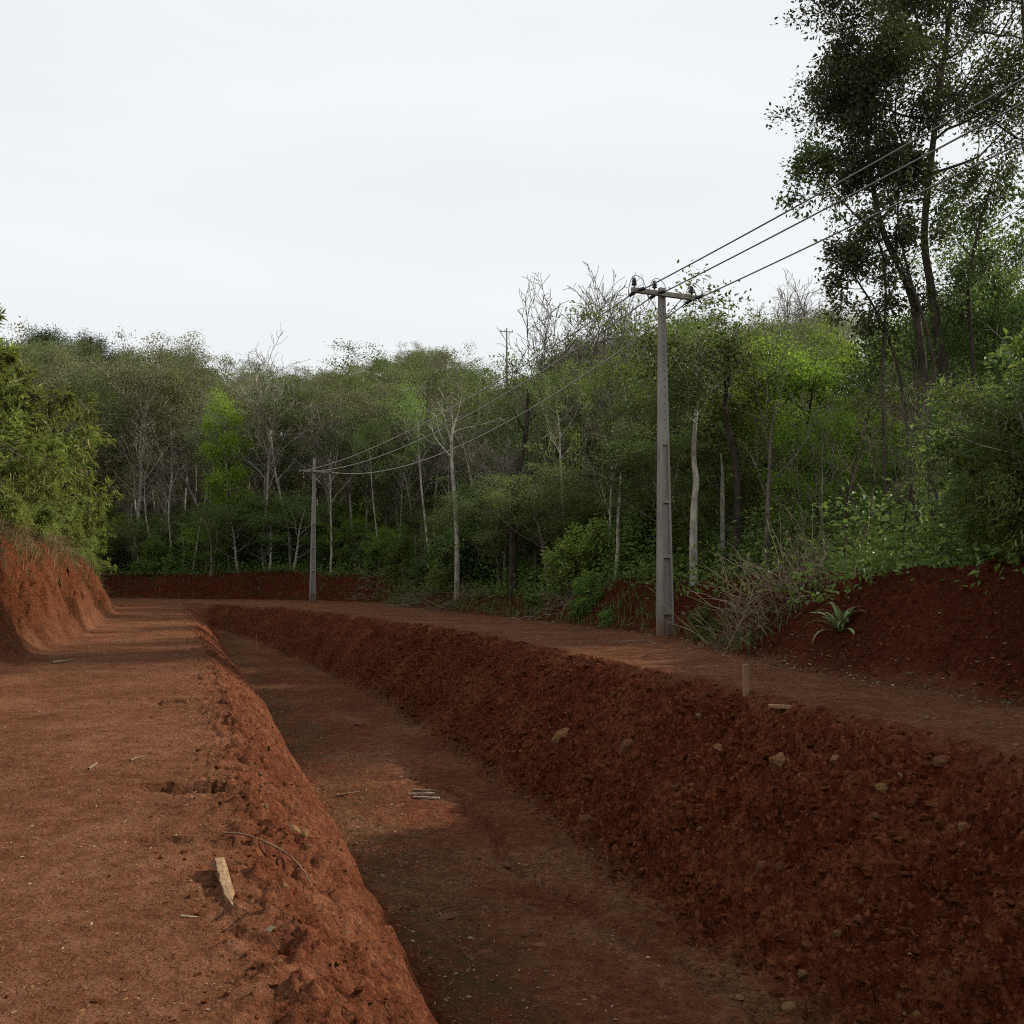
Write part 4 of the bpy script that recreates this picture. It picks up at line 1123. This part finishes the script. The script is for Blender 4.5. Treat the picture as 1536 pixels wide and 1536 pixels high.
# --- shrubs along the forest edge
nb = 0
for (x, y), e in [((x, y), float(edge_dist(np.array([x]), np.array([y]))[0])) for x, y in
                  [(rng.uniform(-36, 22), rng.uniform(12, 86)) for _ in range(5200)]]:
    u = 768 + 1500 * x / y
    if not (-0.1 < e < 6.5) or abs(x / y) > 0.62: continue
    if y < 19 and e < 0.7: continue
    if 20 < y < 34 and e < 1.4: continue
    if not free(x, y, 1.35): continue
    if nb >= 135: break
    trunkgap = (1012 < u < 1190 and y < 34) or (1290 < u < 1420 and y < 27)
    right = u > 1180
    if right and rng.random() < 0.72:
        key = ('bamboo1', 'bamboo2')[int(rng.integers(2))]; h = rng.uniform(3.0, 6.0) * (0.75 if e < 1.5 else 1.0)
        nm, lab, gr = 'drooping_shrub', 'green shrub with fine drooping leaves on top of the right earth bank', 'drooping shrubs on the right earth bank'
    else:
        key = ('bush1', 'bush2', 'bush1', 'bush3')[int(rng.integers(4))]; h = rng.uniform(1.5, 3.4)
        where = 'at the forest edge beyond the end of the track' if u < 470 else ('at the forest edge between the two power poles' if u < 990 else 'at the forest edge right of the near pole')
        col = {'bush1': 'mid green', 'bush2': 'dark green', 'bush3': 'yellowish green'}[key]
        nm, lab, gr = 'shrub', f'{col} leafy shrub {where}', f'{col} shrubs {where}'
    if u > 960 and y < 27.5: h = min(h, max(front_limit(x, y) - g1(x, y), 1.0) * rng.uniform(0.6, 1.05))
    if y < 20 and e < 2.2: h = min(h, rng.uniform(0.8, 1.5))
    if trunkgap: h = min(h, rng.uniform(0.8, 1.6))
    p = PROTO[key]
    place(nm, p, (x, y, g1(x, y) - 0.05), rng.uniform(0, 6.28), h / p[1], lab, 'shrub', gr)
    PLACED.append((x, y)); nb += 1
for (u, Y, h, lab) in ((690, 52, 3.4, 'round bright green shrub at the forest edge below the white slender trunk'), (1050, 24.4, 0.85, 'small dark green shrub right of the near pole foot'),
                       (880, 34, 1.3, 'leafy green weeds patch left of the near pole foot'), (1030, 31, 2.0, 'bright green shrub right behind the near pole')):
    x = px(u, Y); p = PROTO['bush1']
    place('shrub', p, (x, Y, g1(x, Y) - 0.05), 1.0, h / p[1], lab, 'shrub')

for (u, v, h, lab) in ((800, 921, 0.75, 'low bright green weeds at the roadside furthest left of the near pole'), (868, 930, 0.7, 'low bright green weeds at the roadside midway left of the near pole'), (912, 941, 0.5, 'small bright green weeds at the roadside nearest left of the near pole')):
    p_ = hit(u, v); p = PROTO['bush1']
    place('weeds', p, (p_[0], p_[1] + 0.4, g1(p_[0], p_[1] + 0.4) - 0.04), u, (h / p[1] * 1.5, h / p[1] * 1.3, h / p[1]), lab, 'weeds')
# --- undergrowth, ground cover and grass: nobody could count it
def scatter_edge(n, e0, e1, ymin=9, ymax=86, seed=1, nearw=True):
    g = np.random.default_rng(seed)
    xs = g.uniform(-38, 22, n * 14); ys = g.uniform(ymin, ymax, n * 14)
    e = edge_dist(xs, ys)
    m = (e > e0) & (e < e1) & (np.abs(xs / ys) < 0.64)
    xs, ys, e = xs[m], ys[m], e[m]
    return xs[:n], ys[:n], e[:n]
def undergrowth(name, label, mat, nclump, per, e0, e1, hmax, size, seed, aspect=0.5):
    g = np.random.default_rng(seed)
    xs, ys, e = scatter_edge(nclump, e0, e1, 21 if hmax < 1 else 9, seed=seed)
    z = ground(xs, ys, False)
    hh = hmax * (0.25 + 0.75 * g.random(len(xs))) * ss(-2.2, 2.5, e) + 0.12
    n = len(xs)
    idx = np.repeat(np.arange(n), per)
    rr = g.normal(0, 1, (n * per, 3))
    pos = np.stack([xs[idx] + rr[:, 0] * 0.4, ys[idx] + rr[:, 1] * 0.4, z[idx] + hh[idx] * np.abs(g.random(n * per)) ** 0.7], 1)
    dirs = rr * [1, 1, 0.5] + [0, 0, 0.3]
    V, F_, T = leaves(g, pos, dirs, size, aspect, 0.3, 0.5, tint_bias=np.repeat(g.random(n), per))
    o = obj(name, mesh_np(name, V, [F_], mat, False, {'tint': T}))
    tag(o, label, None, kind='stuff')
undergrowth('undergrowth', 'mid green leafy undergrowth along the forest edge', M['leaf_mid'], 1500, 30, -0.6, 9, 2.2, 0.16, 91)
undergrowth('undergrowth', 'dark leafy undergrowth deeper under the trees', M['leaf_dark'], 1500, 30, 1.0, 14, 2.8, 0.18, 92)
undergrowth('ground_cover', 'low green weeds creeping down the earth banks', M['grass'], 420, 26, -1.7, 0.5, 0.4, 0.12, 93, 0.4)

def blades(g, xs, ys, zs, h, wdt, lean=0.5, bend=None):
    n = len(xs)
    a = g.uniform(0, 6.28, n); d = np.stack([np.cos(a), np.sin(a), np.zeros(n)], 1)
    if bend is not None: d = d * 0.6 + bend
    s = np.stack([-np.sin(a), np.cos(a), np.zeros(n)], 1) * (wdt * 0.5)
    hh = (h * (0.5 + 0.8 * g.random(n)))[:, None]
    le = (lean * g.random(n))[:, None]
    b = np.stack([xs, ys, zs], 1)
    m_ = b + np.array([0, 0, 1]) * hh * 0.55 + d * hh * le * 0.35
    t = b + np.array([0, 0, 1]) * hh * (1 - 0.45 * le) + d * hh * le * 1.1
    V = np.stack([b - s, b + s, m_ + s * 0.8, m_ - s * 0.8, t], 1).reshape(-1, 3)
    k = np.arange(n)[:, None] * 5
    return V, np.concatenate([k + [0, 1, 2, 3]]), np.concatenate([k + [3, 2, 4]]), np.repeat(g.random(n), 5)
def grass(name, label, mat, xs, ys, h, wdt, seed, lean=0.6, bend=None):
    g = np.random.default_rng(seed)
    V, q4_, t3, T = blades(g, xs, ys, ground(xs, ys) - 0.02, h, wdt, lean, bend)
    o = obj(name, mesh_np(name, V, [q4_, t3], mat, False, {'tint': T}))
    tag(o, label, None, kind='stuff')
g = np.random.default_rng(5)
yb = 16 + 40 * g.random(16000) ** 1.3
qb = Q0(yb) - np.abs(g.normal(1.85, 0.4, 16000)) - 0.1
cl = vnoise(yb * 1.2, qb * 2.0, 9) > 0.43
yb, qb = yb[cl], qb[cl]
grass('dry_grass', 'straw coloured dry grass hanging over the lip of the left cut bank', M['straw'], qb - K * yb, yb, 0.5, 0.016, 51, 1.3, np.array([0.9, -0.3, -0.25]))
xs, ys, e = scatter_edge(9000, -1.9, 1.2, 20, 60, seed=17)
cl = vnoise(xs * 0.9, ys * 0.9, 77) > 0.45
grass('grass', 'green grass tufts along the right edge of the road', M['grass'], xs[cl], ys[cl], 0.42, 0.022, 52, 0.9)
xs, ys, e = scatter_edge(5000, -1.2, 1.2, 60, 86, seed=18)
grass('grass', 'green grass on the far red bank beyond the trench', M['grass'], xs, ys, 0.4, 0.03, 53, 0.9)

# ------------------------------------------------------------------ dead wood and plants at the forest edge
def brush(loc_list, seed, n, L, name, label, mat, r=(0.006, 0.02), up=0.5, spread=1.0, cat='brush heap', lean=(0, 0)):
    g = np.random.default_rng(seed); br = []
    cx_, cy_ = loc_list
    z0 = g1(cx_, cy_)
    for k in range(n):
        ox, oy = g.normal(0, spread * 0.5, 2)
        px_, py_ = cx_ + ox, cy_ + oy
        p = np.array([ox, oy, g1(px_, py_) - z0 - 0.04 + abs(g.normal(0, 0.1))])
        a = g.uniform(0, 6.28)
        d = unit(np.array([math.cos(a) + lean[0], math.sin(a) + lean[1], up * g.uniform(0.0, 1.6)]))
        l_ = L * g.uniform(0.4, 1.1); m_ = 7
        pts = [p]
        for i in range(m_):
            d = unit(d + g.normal(0, 0.17, 3) + np.array([0, 0, -0.06]))
            q_ = pts[-1] + d * l_ / m_
            q_[2] = max(q_[2], g1(cx_ + q_[0], cy_ + q_[1]) - z0 + 0.02)
            pts.append(q_)
        r0 = g.uniform(*r)
        br.append((np.array(pts), np.linspace(r0, r0 * 0.35, m_ + 1), 3))
        if g.random() < 0.6:
            i = int(g.integers(2, 5)); d2 = unit(d + g.normal(0, 0.6, 3)); l2 = l_ * 0.4
            br.append((np.array([pts[i] + d2 * l2 * t for t in (0, .35, .7, 1)]), np.linspace(r0 * 0.6, r0 * 0.25, 4), 3))
    V, F_ = tubes(br, lambda l: 4)
    o = obj(name, mesh_np(name, V, [F_], mat, False), None, (cx_, cy_, z0))
    tag(o, label, cat)
hp = hit(1175, 905)
brush((hp[0], hp[1]), 61, 160, 1.8, 'brush_heap', 'big tangled heap of dry grey branches on the bank right of the near pole', M['brush'], (0.006, 0.016), 1.5, 1.3, lean=(-0.4, -0.1))
for k, (u, v, lab, L) in enumerate(((640, 898, 'low heap of pale dead branches at the roadside right of the distant pole', 2.2), (720, 893, 'grey dead branches piled at the roadside below the white slender trunk', 2.0), (880, 890, 'tangled dry branches on the bank left of the near pole', 1.5), (560, 893, 'thin dry twigs at the foot of the distant pole', 1.8))):
    hp = hit(u, v)
    brush((hp[0], hp[1] + 1.2), 70 + k, 110, L, 'brush_heap', lab, M['brush'], (0.008, 0.022), 0.35, 1.8)
for k, (u0, v0, u1, v1, lab) in enumerate(((1085, 985, 1130, 875, 'thin dry branch propped upright against the brush heap'), (1150, 960, 1100, 905, 'thin dry branch leaning left on the brush heap'), (705, 880, 730, 905, 'broken brown log end sticking out of the roadside brush'))):
    a = hit(u0, v0); Yb = a[1] + 0.6
    b = at(u1, v1, Yb)
    pts = [a + (b - a) * t + np.array([0.08 * math.sin(3 * t + k), 0, 0.05 * math.sin(5 * t)]) for t in np.linspace(0, 1, 8)]
    br = [(np.array(pts), np.linspace(0.017, 0.008, 8) * (2.5 if k == 2 else 1), 2)]
    if k < 2:
        for i, s in ((3, 1), (4, -1), (5, 1)):
            d = np.array([0.35 * s, -0.1, 0.35])
            br.append((np.array([pts[i] + d * t for t in (0, .4, .8, 1.2)]), np.linspace(0.013, 0.006, 4), 3))
    V, F_ = tubes(br, lambda l: 6)
    o = obj('dry_branch', mesh_np('dry_branch', V - a, [F_], M['brush'], True), None, tuple(a))
    tag(o, lab, 'branch')
# rosette of long spiky leaves on the dark bank
sp = hit(1262, 948)
e_ = empty('spiky_plant', tuple(sp)); tag(e_, 'pale green rosette plant with long spiky leaves on the dark earth bank', 'plant')
def strap_leaf():
    n = 7; V = []
    for i in range(n):
        t = i / (n - 1); w_ = 0.034 * math.sin(math.pi * (0.12 + 0.86 * t)) + 0.002
        x = 0.58 * t; z = 0.42 * t - 0.40 * t * t * t
        V += [(x, -w_, z), (x, 0, z - 0.008), (x, w_, z)]
    Fq = []
    for i in range(n - 1):
        for s in (0, 1): Fq.append((i * 3 + s, i * 3 + s + 1, i * 3 + 4 + s, i * 3 + 3 + s))
    return mesh_np('leaf', np.array(V), [np.array(Fq)], M['leaf_spiky'], True)
SL = strap_leaf()
for k in range(30):
    o = obj('leaf', SL, e_)
    o.rotation_euler = (random.uniform(-.2, .2), R(random.uniform(-55, 25)), k * 2.4 + random.uniform(-.2, .2))
    o.scale = (random.uniform(.85, 1.3),) * 3

# ------------------------------------------------------------------ small things on the track and in the trench
def plank_mesh(name, L, W, T, mat, point=0.0, rough=0.006, seed=0):
    g = np.random.default_rng(seed); n = 9; V = []
    for i in range(n):
        t = i / (n - 1); x = (t - 0.5) * L
        k = 1.0 if t < 1 - point or point == 0 else max(0.12, (1 - t) / point)
        for (y, z) in ((-W / 2, 0), (W / 2, 0), (W / 2, T), (0.1 * W, T * 1.06), (-W / 2, T)):
            V.append((x + g.normal(0, rough * 0.4), y * k + (1 - k) * W * 0.25 + g.normal(0, rough), z + g.normal(0, rough * 0.5) * (z > 0)))
    Fq, cap = [], [list(range(5))[::-1], [(n - 1) * 5 + s for s in range(5)]]
    for i in range(n - 1):
        for s in range(5): Fq.append((i * 5 + s, i * 5 + (s + 1) % 5, i * 5 + 5 + (s + 1) % 5, i * 5 + 5 + s))
    return mesh_np(name, np.array(V), [np.array(Fq), np.array(cap)], mat)
def lay(o, p, ang, lift=0.0, flat=False):
    nrm = Vector((0, 0, 1)) if flat else gnormal(p[0], p[1], 0.15)
    o.location = (p[0], p[1], p[2] + lift)
    o.rotation_euler = (nrm.to_track_quat('Z', 'X').to_matrix().to_4x4() @ Matrix.Identity(4)).to_euler()
    q_ = Vector((0, 0, 1)).rotation_difference(nrm) @ Matrix.Rotation(ang, 3, 'Z').to_quaternion()
    o.rotation_mode = 'QUATERNION'; o.rotation_quaternion = q_
a, b = hit(328, 1306), hit(347, 1370)
o = obj('wooden_stake', plank_mesh('wooden_stake', float(np.linalg.norm(b - a)), 0.046, 0.042, M['wood'], 0.25, 0.004, 3))
lay(o, (a + b) / 2, math.atan2(b[1] - a[1], b[0] - a[0]), 0.005)
tag(o, 'split pointed wooden stake lying on the left track in the foreground', 'stake')
def stick(uvs, r, name, label, mat='stick', lift=0.03, cat='stick'):
    P = [hit(u, v) for u, v in uvs]
    P = np.array(P) + [0, 0, lift]
    t = np.linspace(0, 1, len(P)); tt = np.linspace(0, 1, 22)
    pts = np.stack([np.interp(tt, t, P[:, k]) for k in range(3)], 1)
    for _ in range(2): pts[1:-1] = 0.25 * pts[:-2] + 0.5 * pts[1:-1] + 0.25 * pts[2:]
    c0 = pts[0].copy()
    V, F_ = tubes([(pts - c0, np.linspace(r, r * 0.45, 22), 0)], lambda l: 6)
    tag(obj(name, mesh_np(name, V, [F_], M[mat], True), None, tuple(c0)), label, cat)
stick([(334, 1261), (362, 1262), (392, 1272), (425, 1288), (445, 1305), (460, 1325), (468, 1343)], 0.0075, 'stick', 'long curved brown stick lying over the left rim of the trench', lift=0.045)
stick([(78, 996), (95, 994), (112, 991)], 0.02, 'stick', 'short pale stick on the far left of the track near the bank', 'brush')
stick([(620, 1187), (640, 1188), (655, 1189)], 0.02, 'stick', 'grey stick lying beside the planks on the trench floor', 'brush')
stick([(505, 1196), (522, 1193), (540, 1190)], 0.02, 'stick', 'brown stick on the trench floor left of the planks', 'stick')
stick([(196, 1142), (206, 1138), (218, 1136)], 0.008, 'stick', 'thin pale stick on the left track above the cracked ledge', 'brush', 0.01)
stick([(133, 1155), (140, 1150), (146, 1146)], 0.008, 'stick', 'thin forked twig on the left track left of the cracked ledge', 'brush', 0.01)
stick([(272, 1377), (285, 1378), (296, 1378)], 0.007, 'stick', 'small pale twig just left of the pointed stake', 'brush', 0.008)
for k, (u, v, ang, lab) in enumerate(((632, 1192, 0.05, 'upper grey plank of the pair on the trench floor'), (640, 1198, -0.12, 'lower grey plank of the pair on the trench floor'))):
    p = hit(u, v)
    o = obj('plank', plank_mesh('plank', 0.42, 0.045, 0.025, M['plank'], 0, 0.003, 10 + k)); lay(o, p, ang, 0.004); tag(o, lab, 'plank')
for k, (u, v, ang, lab) in enumerate(((1180, 1062, -0.25, 'dull brown board lying on the right rim of the trench'),)):
    p = hit(u, v)
    o = obj('plank', plank_mesh('plank', 0.42, 0.11, 0.035, M['wood_dark'], 0, 0.004, 12)); lay(o, p, ang, 0.0, True); tag(o, lab, 'plank')
def stake(u, v, vt, wd, lab):
    p = hit(u, v); h = (v - vt) / 1500.0 * p[1]
    V, Fq = box_mesh([((-wd / 2, wd / 2, -wd * .35, wd * .35, -0.15), (-wd / 2 * 0.95, wd / 2, -wd * .35, wd * .35, h)), ((-wd * .56, wd * .57, -wd * .42, wd * .42, h + 0.0005), (-wd * .5, wd * .5, -wd * .36, wd * .36, h + 0.012))])
    o = obj('stake', mesh_np('stake', V, [Fq], M['wood_dark']), None, tuple(p)); o.rotation_euler = (R(1), R(-1), 0.3)
    tag(o, lab, 'stake')
stake(1119, 1042, 999, 0.07, 'upright brown wooden stake on the right rim of the trench')
stake(385, 976, 952, 0.04, 'thin upright stake on the far trench floor')

def rock_mesh(name, seed, sub, flat=0.7, mat=None):
    import bmesh
    bm = bmesh.new(); bmesh.ops.create_icosphere(bm, subdivisions=sub, radius=1.0)
    g = np.random.default_rng(seed)
    planes = [(unit(g.normal(0, 1, 3)), g.uniform(0.55, 0.9)) for _ in range(9)]
    for v in bm.verts:
        c_ = np.array(v.co)
        for n_, d_ in planes:
            k = float(c_ @ n_)
            if k > d_: c_ = c_ - n_ * (k - d_)
        c_ = c_ * [1.0, 0.8, flat] + g.normal(0, 0.025, 3)
        v.co = c_
    me = bpy.data.meshes.new(name); bm.to_mesh(me); bm.free()
    if mat: me.materials.append(mat)
    return me
RK = [rock_mesh('stone', 100 + k, 2, 0.75, M['stone_red' if k % 3 else 'stone']) for k in range(7)]
RKY = [rock_mesh('stone', 120 + k, 2, 0.7, M['stone']) for k in range(4)]
def put_stone(me, p, s, parent, sink=0.3, name='stone'):
    o = obj(name, me, parent)
    nrm = gnormal(p[0], p[1], 0.1)
    o.location = Vector(p) - nrm * s * sink
    o.rotation_euler = (random.uniform(-.6, .6), random.uniform(-.6, .6), random.uniform(0, 6.28))
    o.scale = (s * random.uniform(.85, 1.25), s * random.uniform(.8, 1.1), s * random.uniform(.8, 1.2))
    return o
for (u, v, wp, yel) in ((1170, 1140, 46, 1), (1202, 1118, 16, 1), (1252, 1141, 24, 1), (1326, 1184, 28, 1), (1354, 1156, 24, 1), (1410, 1142, 26, 0), (1110, 1136, 16, 1), (1296, 1100, 22, 1), (1312, 1222, 18, 0),
                        (842, 1098, 40, 1), (938, 1121, 36, 0), (1046, 1074, 12, 1), (1140, 1300, 28, 0), (1090, 1262, 18, 0), (1200, 1460, 24, 0), (1290, 1375, 22, 0), (1420, 1460, 30, 0), (880, 1230, 26, 0), (1440, 1240, 26, 0), (1010, 1180, 16, 0)):
    p = hit(u, v); put_stone((RKY if yel else RK)[random.randrange(4)], p, wp / 1500.0 * p[1] * 0.55, trench, 0.35)
for (u, v, wp) in ((440, 1242, 26), (458, 1250, 18), (462, 1268, 16), (398, 1207, 16), (396, 1178, 14), (428, 1330, 18), (390, 1160, 12), (520, 1400, 14), (418, 1440, 16), (430, 1490, 20)):
    p = hit(u, v); put_stone((RK + RKY)[random.randrange(9)], p, wp / 1500.0 * p[1] * 0.55, trench, 0.35)
g = np.random.default_rng(77)
for k in range(150):
    y = 3.5 + 16 * g.random() ** 1.4
    q_ = float(Q4(y)) - g.uniform(0.1, 2.3)
    x = q_ - K * y
    if x / y > 0.56: continue
    put_stone((RK[k % 7] if k % 4 else RKY[k // 4 % 4]), np.array([x, y, g1(x, y)]), float(0.028 + 0.06 * g.random() ** 2.5), trench, 0.3)
for (u, v, wp, lab) in ((795, 1405, 34, 'largest flat brown rock lying on the trench floor'), (812, 1418, 18, 'small rock touching the right of the largest flat rock on the trench floor'), (668, 1377, 26, 'flat pale rock on the trench floor left of the largest rock'),
                        (706, 1437, 18, 'small rock on the trench floor below the flat pale rock'), (757, 1394, 14, 'small dark rock on the trench floor left of the largest flat rock'), (1112, 1497, 24, 'tan rock on the trench floor at the bottom near the right wall'),
                        (540, 1087, 22, 'dark stone on the middle of the trench floor far behind the planks'), (890, 1498, 18, 'tan stone near the bottom edge on the trench floor'), (762, 1298, 20, 'dark stone beside the gully in the trench floor'), (534, 1266, 10, 'small pale stone at the foot of the left trench wall')):
    p = hit(u, v); o = put_stone(RK[random.randrange(7)], p, wp / 1500.0 * p[1] * 0.55, None, -0.05, 'rock'); o.scale[2] *= 0.55
    o.rotation_euler = (random.uniform(-.15, .15), random.uniform(-.15, .15), random.uniform(0, 6))
    tag(o, lab, 'rock')
p = hit(404, 1398)
o = put_stone(rock_mesh('rubble', 140, 1, 0.5, M['concrete_chunk']), p, 0.035, None, 0.0, 'rubble_chunk'); tag(o, 'small grey chunk of rubble on the left rim below the pointed stake', 'rubble')

# --- crumbled clods, grit and litter: uncountable
_ico = None
def clods(name, label, xs, ys, size, mat, seed, sink=0.25):
    import bmesh
    global _ico
    if _ico is None:
        bm = bmesh.new(); bmesh.ops.create_icosphere(bm, subdivisions=1, radius=1.0)
        bm.verts.ensure_lookup_table()
        _ico = (np.array([v.co[:] for v in bm.verts]), np.array([[v.index for v in f_.verts] for f_ in bm.faces])); bm.free()
    g = np.random.default_rng(seed)
    V0, F0 = _ico; n = len(xs)
    sc = size[:, None] * g.uniform(0.5, 1.5, (n, 3)) * [1, 1, 0.7]
    V = V0[None] * (1 + g.normal(0, 0.24, (n, len(V0), 1))) * sc[:, None]
    a = g.uniform(0, 6.28, n); ca, sa = np.cos(a), np.sin(a)
    Vx = V[..., 0] * ca[:, None] - V[..., 1] * sa[:, None]; Vy = V[..., 0] * sa[:, None] + V[..., 1] * ca[:, None]
    z = ground(xs, ys) - size * sink * 0.5
    V = np.stack([Vx + xs[:, None], Vy + ys[:, None], V[..., 2] + z[:, None]], -1).reshape(-1, 3)
    Ff = (F0[None] + (np.arange(n) * len(V0))[:, None, None]).reshape(-1, 3)
    o = obj(name, mesh_np(name, V, [Ff], mat, False)); tag(o, label, None, kind='stuff')
def pick(g, n, fq, ymin=3.0, ymax=34, pw=2.0):
    y = ymin + (ymax - ymin) * g.random(n) ** pw
    q_ = fq(y, n); x = q_ - K * y
    m = np.abs(x / y) < 0.62
    return x[m], y[m]
g = np.random.default_rng(88)
x, y = pick(g, 13000, lambda y, n: Q4(y) + 0.1 - 2.5 * g.random(n))
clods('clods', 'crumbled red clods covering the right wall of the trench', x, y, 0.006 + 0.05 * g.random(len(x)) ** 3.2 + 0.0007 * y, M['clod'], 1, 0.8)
x, y = pick(g, 2600, lambda y, n: Q1(y) + g.normal(0.1, 0.42, n), 3.0, 26, 1.6)
clods('clods', 'crumbled red clods along the left rim of the trench', x, y, 0.005 + 0.016 * g.random(len(x)) ** 3.0, M['clod'], 2)
x, y = pick(g, 5500, lambda y, n: Q4(y) - 2.1 - 3.2 * g.random(n) ** 1.7, 4.5, 30, 1.8)
clods('clods', 'small clods and stones scattered over the trench floor', x, y, 0.005 + 0.026 * g.random(len(x)) ** 4, M['stone_red'], 3)
x, y = pick(g, 2400, lambda y, n: Q5(y) - 0.3 + 2.4 * g.random(n) ** 0.8, 9, 34, 1.4)
clods('clods', 'loose clods on the dark red earth bank', x, y, 0.012 + 0.05 * g.random(len(x)) ** 3, M['clod'], 4)
x, y = pick(g, 7500, lambda y, n: Q0(y) + (Q1(y) - Q0(y)) * g.random(n), 3.0, 20, 1.6)
clods('pebbles', 'pale grit and small pebbles on the left track', x, y, 0.0025 + 0.007 * g.random(len(x)) ** 4, M['stone'], 5)
def litter(name, label, x, y, size, mat, seed):
    g = np.random.default_rng(seed); n = len(x)
    pos = np.stack([x, y, ground(x, y) + 0.006], 1)
    a = g.uniform(0, 6.28, n)
    V, F_, T = leaves(g, pos, np.stack([np.cos(a), np.sin(a), g.normal(0.1, 0.15, n)], 1), size[:, None] if hasattr(size, 'shape') else size, 0.4, 0.0, 0.08, 0.7, fold=0.05)
    o = obj(name, mesh_np(name, V, [F_], mat, False, {'tint': T})); tag(o, label, None, kind='stuff')
x, y = pick(g, 7000, lambda y, n: Q0(y) + (Q1(y) - Q0(y)) * g.random(n), 3.0, 34, 1.5)
litter('leaf_litter', 'dry leaf and wood flakes strewn over the left track', x, y, 0.004 + 0.02 * g.random(len(x)) ** 3, M['litter'], 1)
x, y = pick(g, 7500, lambda y, n: Q1(y) + 1.7 + np.abs(g.normal(0, 1.2, n)), 4.5, 40, 1.5)
litter('leaf_litter', 'dry leaf flakes strewn over the trench floor', x, y, 0.010 + 0.036 * g.random(len(x)) ** 2.5, M['litter_pale'], 2)
x, y = pick(g, 4500, lambda y, n: Q5(y) + g.normal(0.25, 0.45, n), 8, 36, 1.6)
litter('leaf_litter', 'grey dry leaves gathered along the foot of the right earth bank', x, y, 0.02 + 0.045 * g.random(len(x)), M['litter_grey'], 3)
x, y = pick(g, 1500, lambda y, n: Q4(y) + 0.2 + 2.6 * g.random(n), 7, 40, 1.3)
litter('leaf_litter', 'dry leaf flakes on the right road', x, y, 0.04, M['litter'], 4)
print('done', len(bpy.data.objects), sum(len(m.polygons) for m in bpy.data.meshes))
